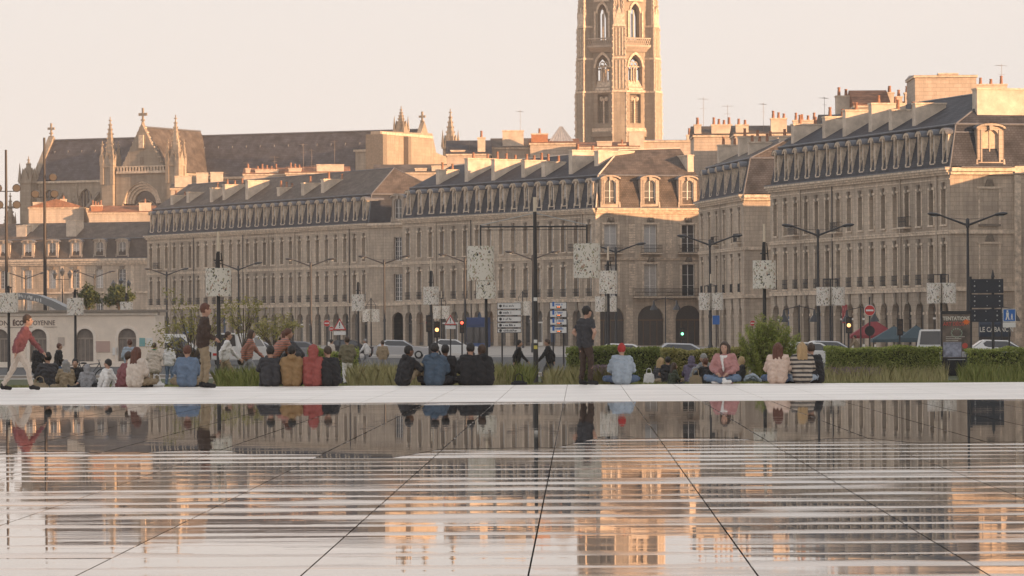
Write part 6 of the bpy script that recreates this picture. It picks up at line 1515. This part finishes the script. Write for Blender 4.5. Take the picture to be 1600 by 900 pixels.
P('seated person in blue denim jacket, back turned, left side', 292, E, 'cross', -.05, 'denim', 'khaki', 'auburn', 'short', scale=1.02)
P('tall man in brown standing on the basin edge at left', 318, 93.2, 'stand', -1.4, 'darkbrown', 'khaki', 'auburn', 'short', scale=1.09)
P('walker in white top left of the pollarded tree', 352, 128, 'walk', -1.5, 'white', 'khaki', 'brown', 'short'); P('walker in pale pink top crossing towards the right', 388, 124, 'walk', -1.6, 'salmon', 'grey', 'brown', 'long')
P('seated fair-haired person in grey beside the white tote bag', 1027, 140, 'cross', -.8, 'charcoal', 'grey', 'blond', 'long', lean=.3); P('seated person in black printed T-shirt on the lawn', 1044, 138, 'cross', .1, 'black', 'khaki', 'black', 'short tee')
P('small seated person in dark green coat on the lawn edge', 1050, 104, 'cross', -1.2, 'green', 'black', 'brown', 'long', scale=.66); P('seated person in purple hooded top on the lawn', 1080, 138, 'cross', -.2, 'purple', 'khaki', 'black', 'hoodup')
P('person in grey with knees drawn up in the picnic group', 1107, 134, 'knees', .9, 'grey', 'grey', 'grey', 'short hood', lean=.3, scale=1.1); P('seated person in dark clothes behind the picnic group', 1095, 142, 'cross', -1.0, 'black', 'black', 'black', 'short', lean=.25, scale=1.1)
P('person in dark jacket half behind the pink-jacketed woman', 1108, 102, 'knees', .6, 'black', 'denim', 'auburn', 'short', lean=.35, scale=.78)
P('distant seated person in black right of the pink-jacketed woman', 1155, 140, 'lounge', -1.3, 'black', 'pale_denim', 'blond', 'long')
P('dark-clad walker left of the tall central pole', 808, 162, 'walk', -1.5, 'black', 'black', 'black', 'short'); P('dark-clad walker right of the tall central pole', 859, 158, 'walk', 1.5, 'black', 'charcoal', 'brown', 'short')
P('distant pedestrian in white beyond the grasses', 573, 240, 'walk', 1.4, 'white', 'grey', 'grey', 'short'); P('distant pedestrian in khaki beyond the grasses', 598, 200, 'stand', .2, 'khaki', 'grey', 'brown', 'short')
P('distant pedestrian in pale coat below the first warning triangle', 517, 230, 'stand', -.8, 'cream', 'black', 'black', 'short'); P('distant pedestrian before the parasols', 1338, 260, 'walk', 1.3, 'khaki', 'black', 'brown', 'short')
tmp = []
for (t, nm, mb_, vox, m_, ex) in JOBS:
    me = mb_.mesh(nm, m_); o = put(nm, me, t); r = o.modifiers.new('r', 'REMESH'); r.mode = 'VOXEL'; r.voxel_size = vox; r.use_smooth_shade = True
    s = o.modifiers.new('s', 'SMOOTH'); s.factor = .5; s.iterations = 4 if nm != 'body' else 2
    tmp.append((o, m_, ex))
bpy.context.view_layer.update(); dg = bpy.context.evaluated_depsgraph_get()
new = [bpy.data.meshes.new_from_object(o.evaluated_get(dg)) for o, _, _ in tmp]
for (o, m_, ex), me in zip(tmp, new):
    o.modifiers.clear()
    if ex is not None:
        bm = bmesh.new(); bm.from_mesh(me); n0 = len(bm.verts); vv = [bm.verts.new(p) for p in ex.v]
        for f in ex.f:
            try: q = bm.faces.new([vv[i] for i in f]); q.smooth = True
            except ValueError: pass
        bm.to_mesh(me); bm.free()
    if ex is None and len(me.vertices):
        n_ = len(me.vertices); co = np.empty(n_*3, np.float32); no = np.empty(n_*3, np.float32); me.vertices.foreach_get('co', co); me.vertices.foreach_get('normal', no); co = co.reshape(-1,3); no = no.reshape(-1,3)
        hsh = (o.parent.location.x*7.3) % 6.28; x, y, z = co[:,0], co[:,1], co[:,2]; amp = .011 if o.name.startswith(('top', 'trousers')) else .004
        d = amp*(np.sin(19*x+6*np.sin(9*z+hsh)+hsh)*np.sin(23*z+5*np.sin(11*x+8*y)+2*hsh)+.6*np.sin(41*z+9*x+7*np.sin(13*y+hsh)))
        me.vertices.foreach_set('co', (co+no*d[:,None]).astype(np.float32).ravel()); me.update()
    me.materials.clear(); me.materials.append(m_); o.data = me; me.name = o.name.split('.')[0]
# ---- things lying about
def bag(px, D, w, h, c, label, rz=0.):
    g = G(px, D); t = thing('bag', label, 'bag', g, rz, 'bags lying by the sitters'); m = MB(); m.frus(-w/2, w/2, -w*.3, w*.3, 0, -w*.36, w*.36, -w*.14, w*.14, h); me = m.mesh('sack', c); bm = bmesh.new(); bm.from_mesh(me); bmesh.ops.bevel(bm, geom=list(bm.edges), offset=.04, segments=2, affect='EDGES'); bm.to_mesh(me); bm.free(); put('sack', me, t)
    m = MB(); pts = [(-w*.22, h-.03), (-w*.16, h+.12), (0, h+.16), (w*.16, h+.12), (w*.22, h-.03)]
    for a, b in zip(pts, pts[1:]): m.tube((a[0],0,a[1]), (b[0],0,b[1]), .012, n=5)
    m.build('strap', c, t)
bag(1014, 139, .42, .40, CL['white'], 'white tote bag on the lawn'); bag(1087, 101, .36, .30, CL['khaki'], 'brown paper bag before the picnic group'); bag(811, 95.0, .42, .10, CL['black'], 'flat black bag on the rim beside the tall pole', .2)
bag(245, 95.0, .40, .13, CL['white'], 'crumpled white bag beside the cream shawl', .3); bag(62, 98, .5, .2, CL['khaki'], 'khaki rucksack low at the left edge')
def bicycle(px, D, rz, label):
    g = G(px, D); t = thing('bicycle', label, 'bicycle', g, rz); fr = mat('bike_paint', (.05,.05,.06), .35)
    for x in (-.52, .52):
        w = MB(); M = Matrix.Translation((x,0,.345))
        for i in range(24):
            a0, a1 = 2*pi*i/24, 2*pi*(i+1)/24; w.tube((x+.33*cos(a0),0,.345+.33*sin(a0)), (x+.33*cos(a1),0,.345+.33*sin(a1)), .018, n=5)
        wh = w.build('wheel', TYRE, t); s = MB()
        for i in range(12):
            a = 2*pi*i/12; s.tube((x,0,.345), (x+.32*cos(a),0,.345+.32*sin(a)), .003, n=3)
        s.tube((x,-.05,.345), (x,.05,.345), .025, n=8); s.build('spokes', STEEL, wh)
    f = MB(); A, B_, C_, D_, E_ = (-.52,0,.345), (-.08,0,.30), (-.2,0,.82), (.36,0,.86), (.52,0,.345)
    for a, b in ((A,B_),(A,C_),(B_,C_),(C_,D_),(B_,D_)): f.tube(a, b, .018, n=6)
    f.build('frame', fr, t); f = MB(); f.tube((.34,0,.95), E_, .018, n=6); f.build('fork', fr, t)
    f = MB(); f.tube((.34,-.28,.99), (.34,.28,.99), .014, n=6); f.tube((.34,0,.9), (.34,0,.99), .016, n=6); f.build('handlebar', fr, t); f = MB(); f.ball((-.22,0,.88), .12, 8, 0, (1.1,.6,.3)); f.build('saddle', BLACK, t)
    f = MB(); f.lathe([(.09,-.01),(.09,.01)], 12, 0, Matrix.Translation((-.08,.04,.30)) @ Matrix.Rotation(pi/2, 4, 'X')); f.tube((-.08,.06,.30), (0,.06,.16), .012, n=5); f.tube((0,.05,.16), (0,.14,.16), .02, n=5); f.build('pedals', STEEL, t)
bicycle(140, 150, .3, 'dark bicycle standing before the pavilion door'); bicycle(112, 156, -.5, 'dark bicycle held by the man in blue jeans')
def stripes(m, c2, sc):
    N = m.node_tree.nodes; L = m.node_tree.links; b = N['Principled BSDF']; tc = N.new('ShaderNodeTexCoord'); w = N.new('ShaderNodeTexWave'); w.bands_direction = 'Z'; w.inputs['Scale'].default_value = sc; w.inputs['Distortion'].default_value = .6; L.new(tc.outputs['Object'], w.inputs[0])
    cr = N.new('ShaderNodeValToRGB'); cr.color_ramp.interpolation = 'CONSTANT'; cr.color_ramp.elements[0].color = (*c2[0], 1); cr.color_ramp.elements[1].color = (*c2[1], 1); cr.color_ramp.elements[1].position = .55; L.new(w.outputs[0], cr.inputs[0]); L.new(cr.outputs[0], b.inputs['Base Color'])
stripes(CL['stripe'], ((.42,.36,.30), (.05,.045,.045)), 3.2); stripes(CL['salmon'], ((.40,.16,.11), (.22,.14,.12)), 5.0)
# ------------------------------------------------------------------ evening haze over the town
HZ = 0.00017
mb = MB(); mb.box(-420, 420, -60, 1150, -2.0, 125)
hm = bpy.data.materials.new('evening_haze'); hm.use_nodes = True; N = hm.node_tree.nodes; N.remove(N['Principled BSDF'])
pv = N.new('ShaderNodeVolumePrincipled'); pv.inputs['Color'].default_value = (.93,.90,.88,1); pv.inputs['Density'].default_value = HZ; pv.inputs['Anisotropy'].default_value = 0.2
hm.node_tree.links.new(pv.outputs[0], N['Material Output'].inputs['Volume'])
stuff(mb.build('haze', hm))
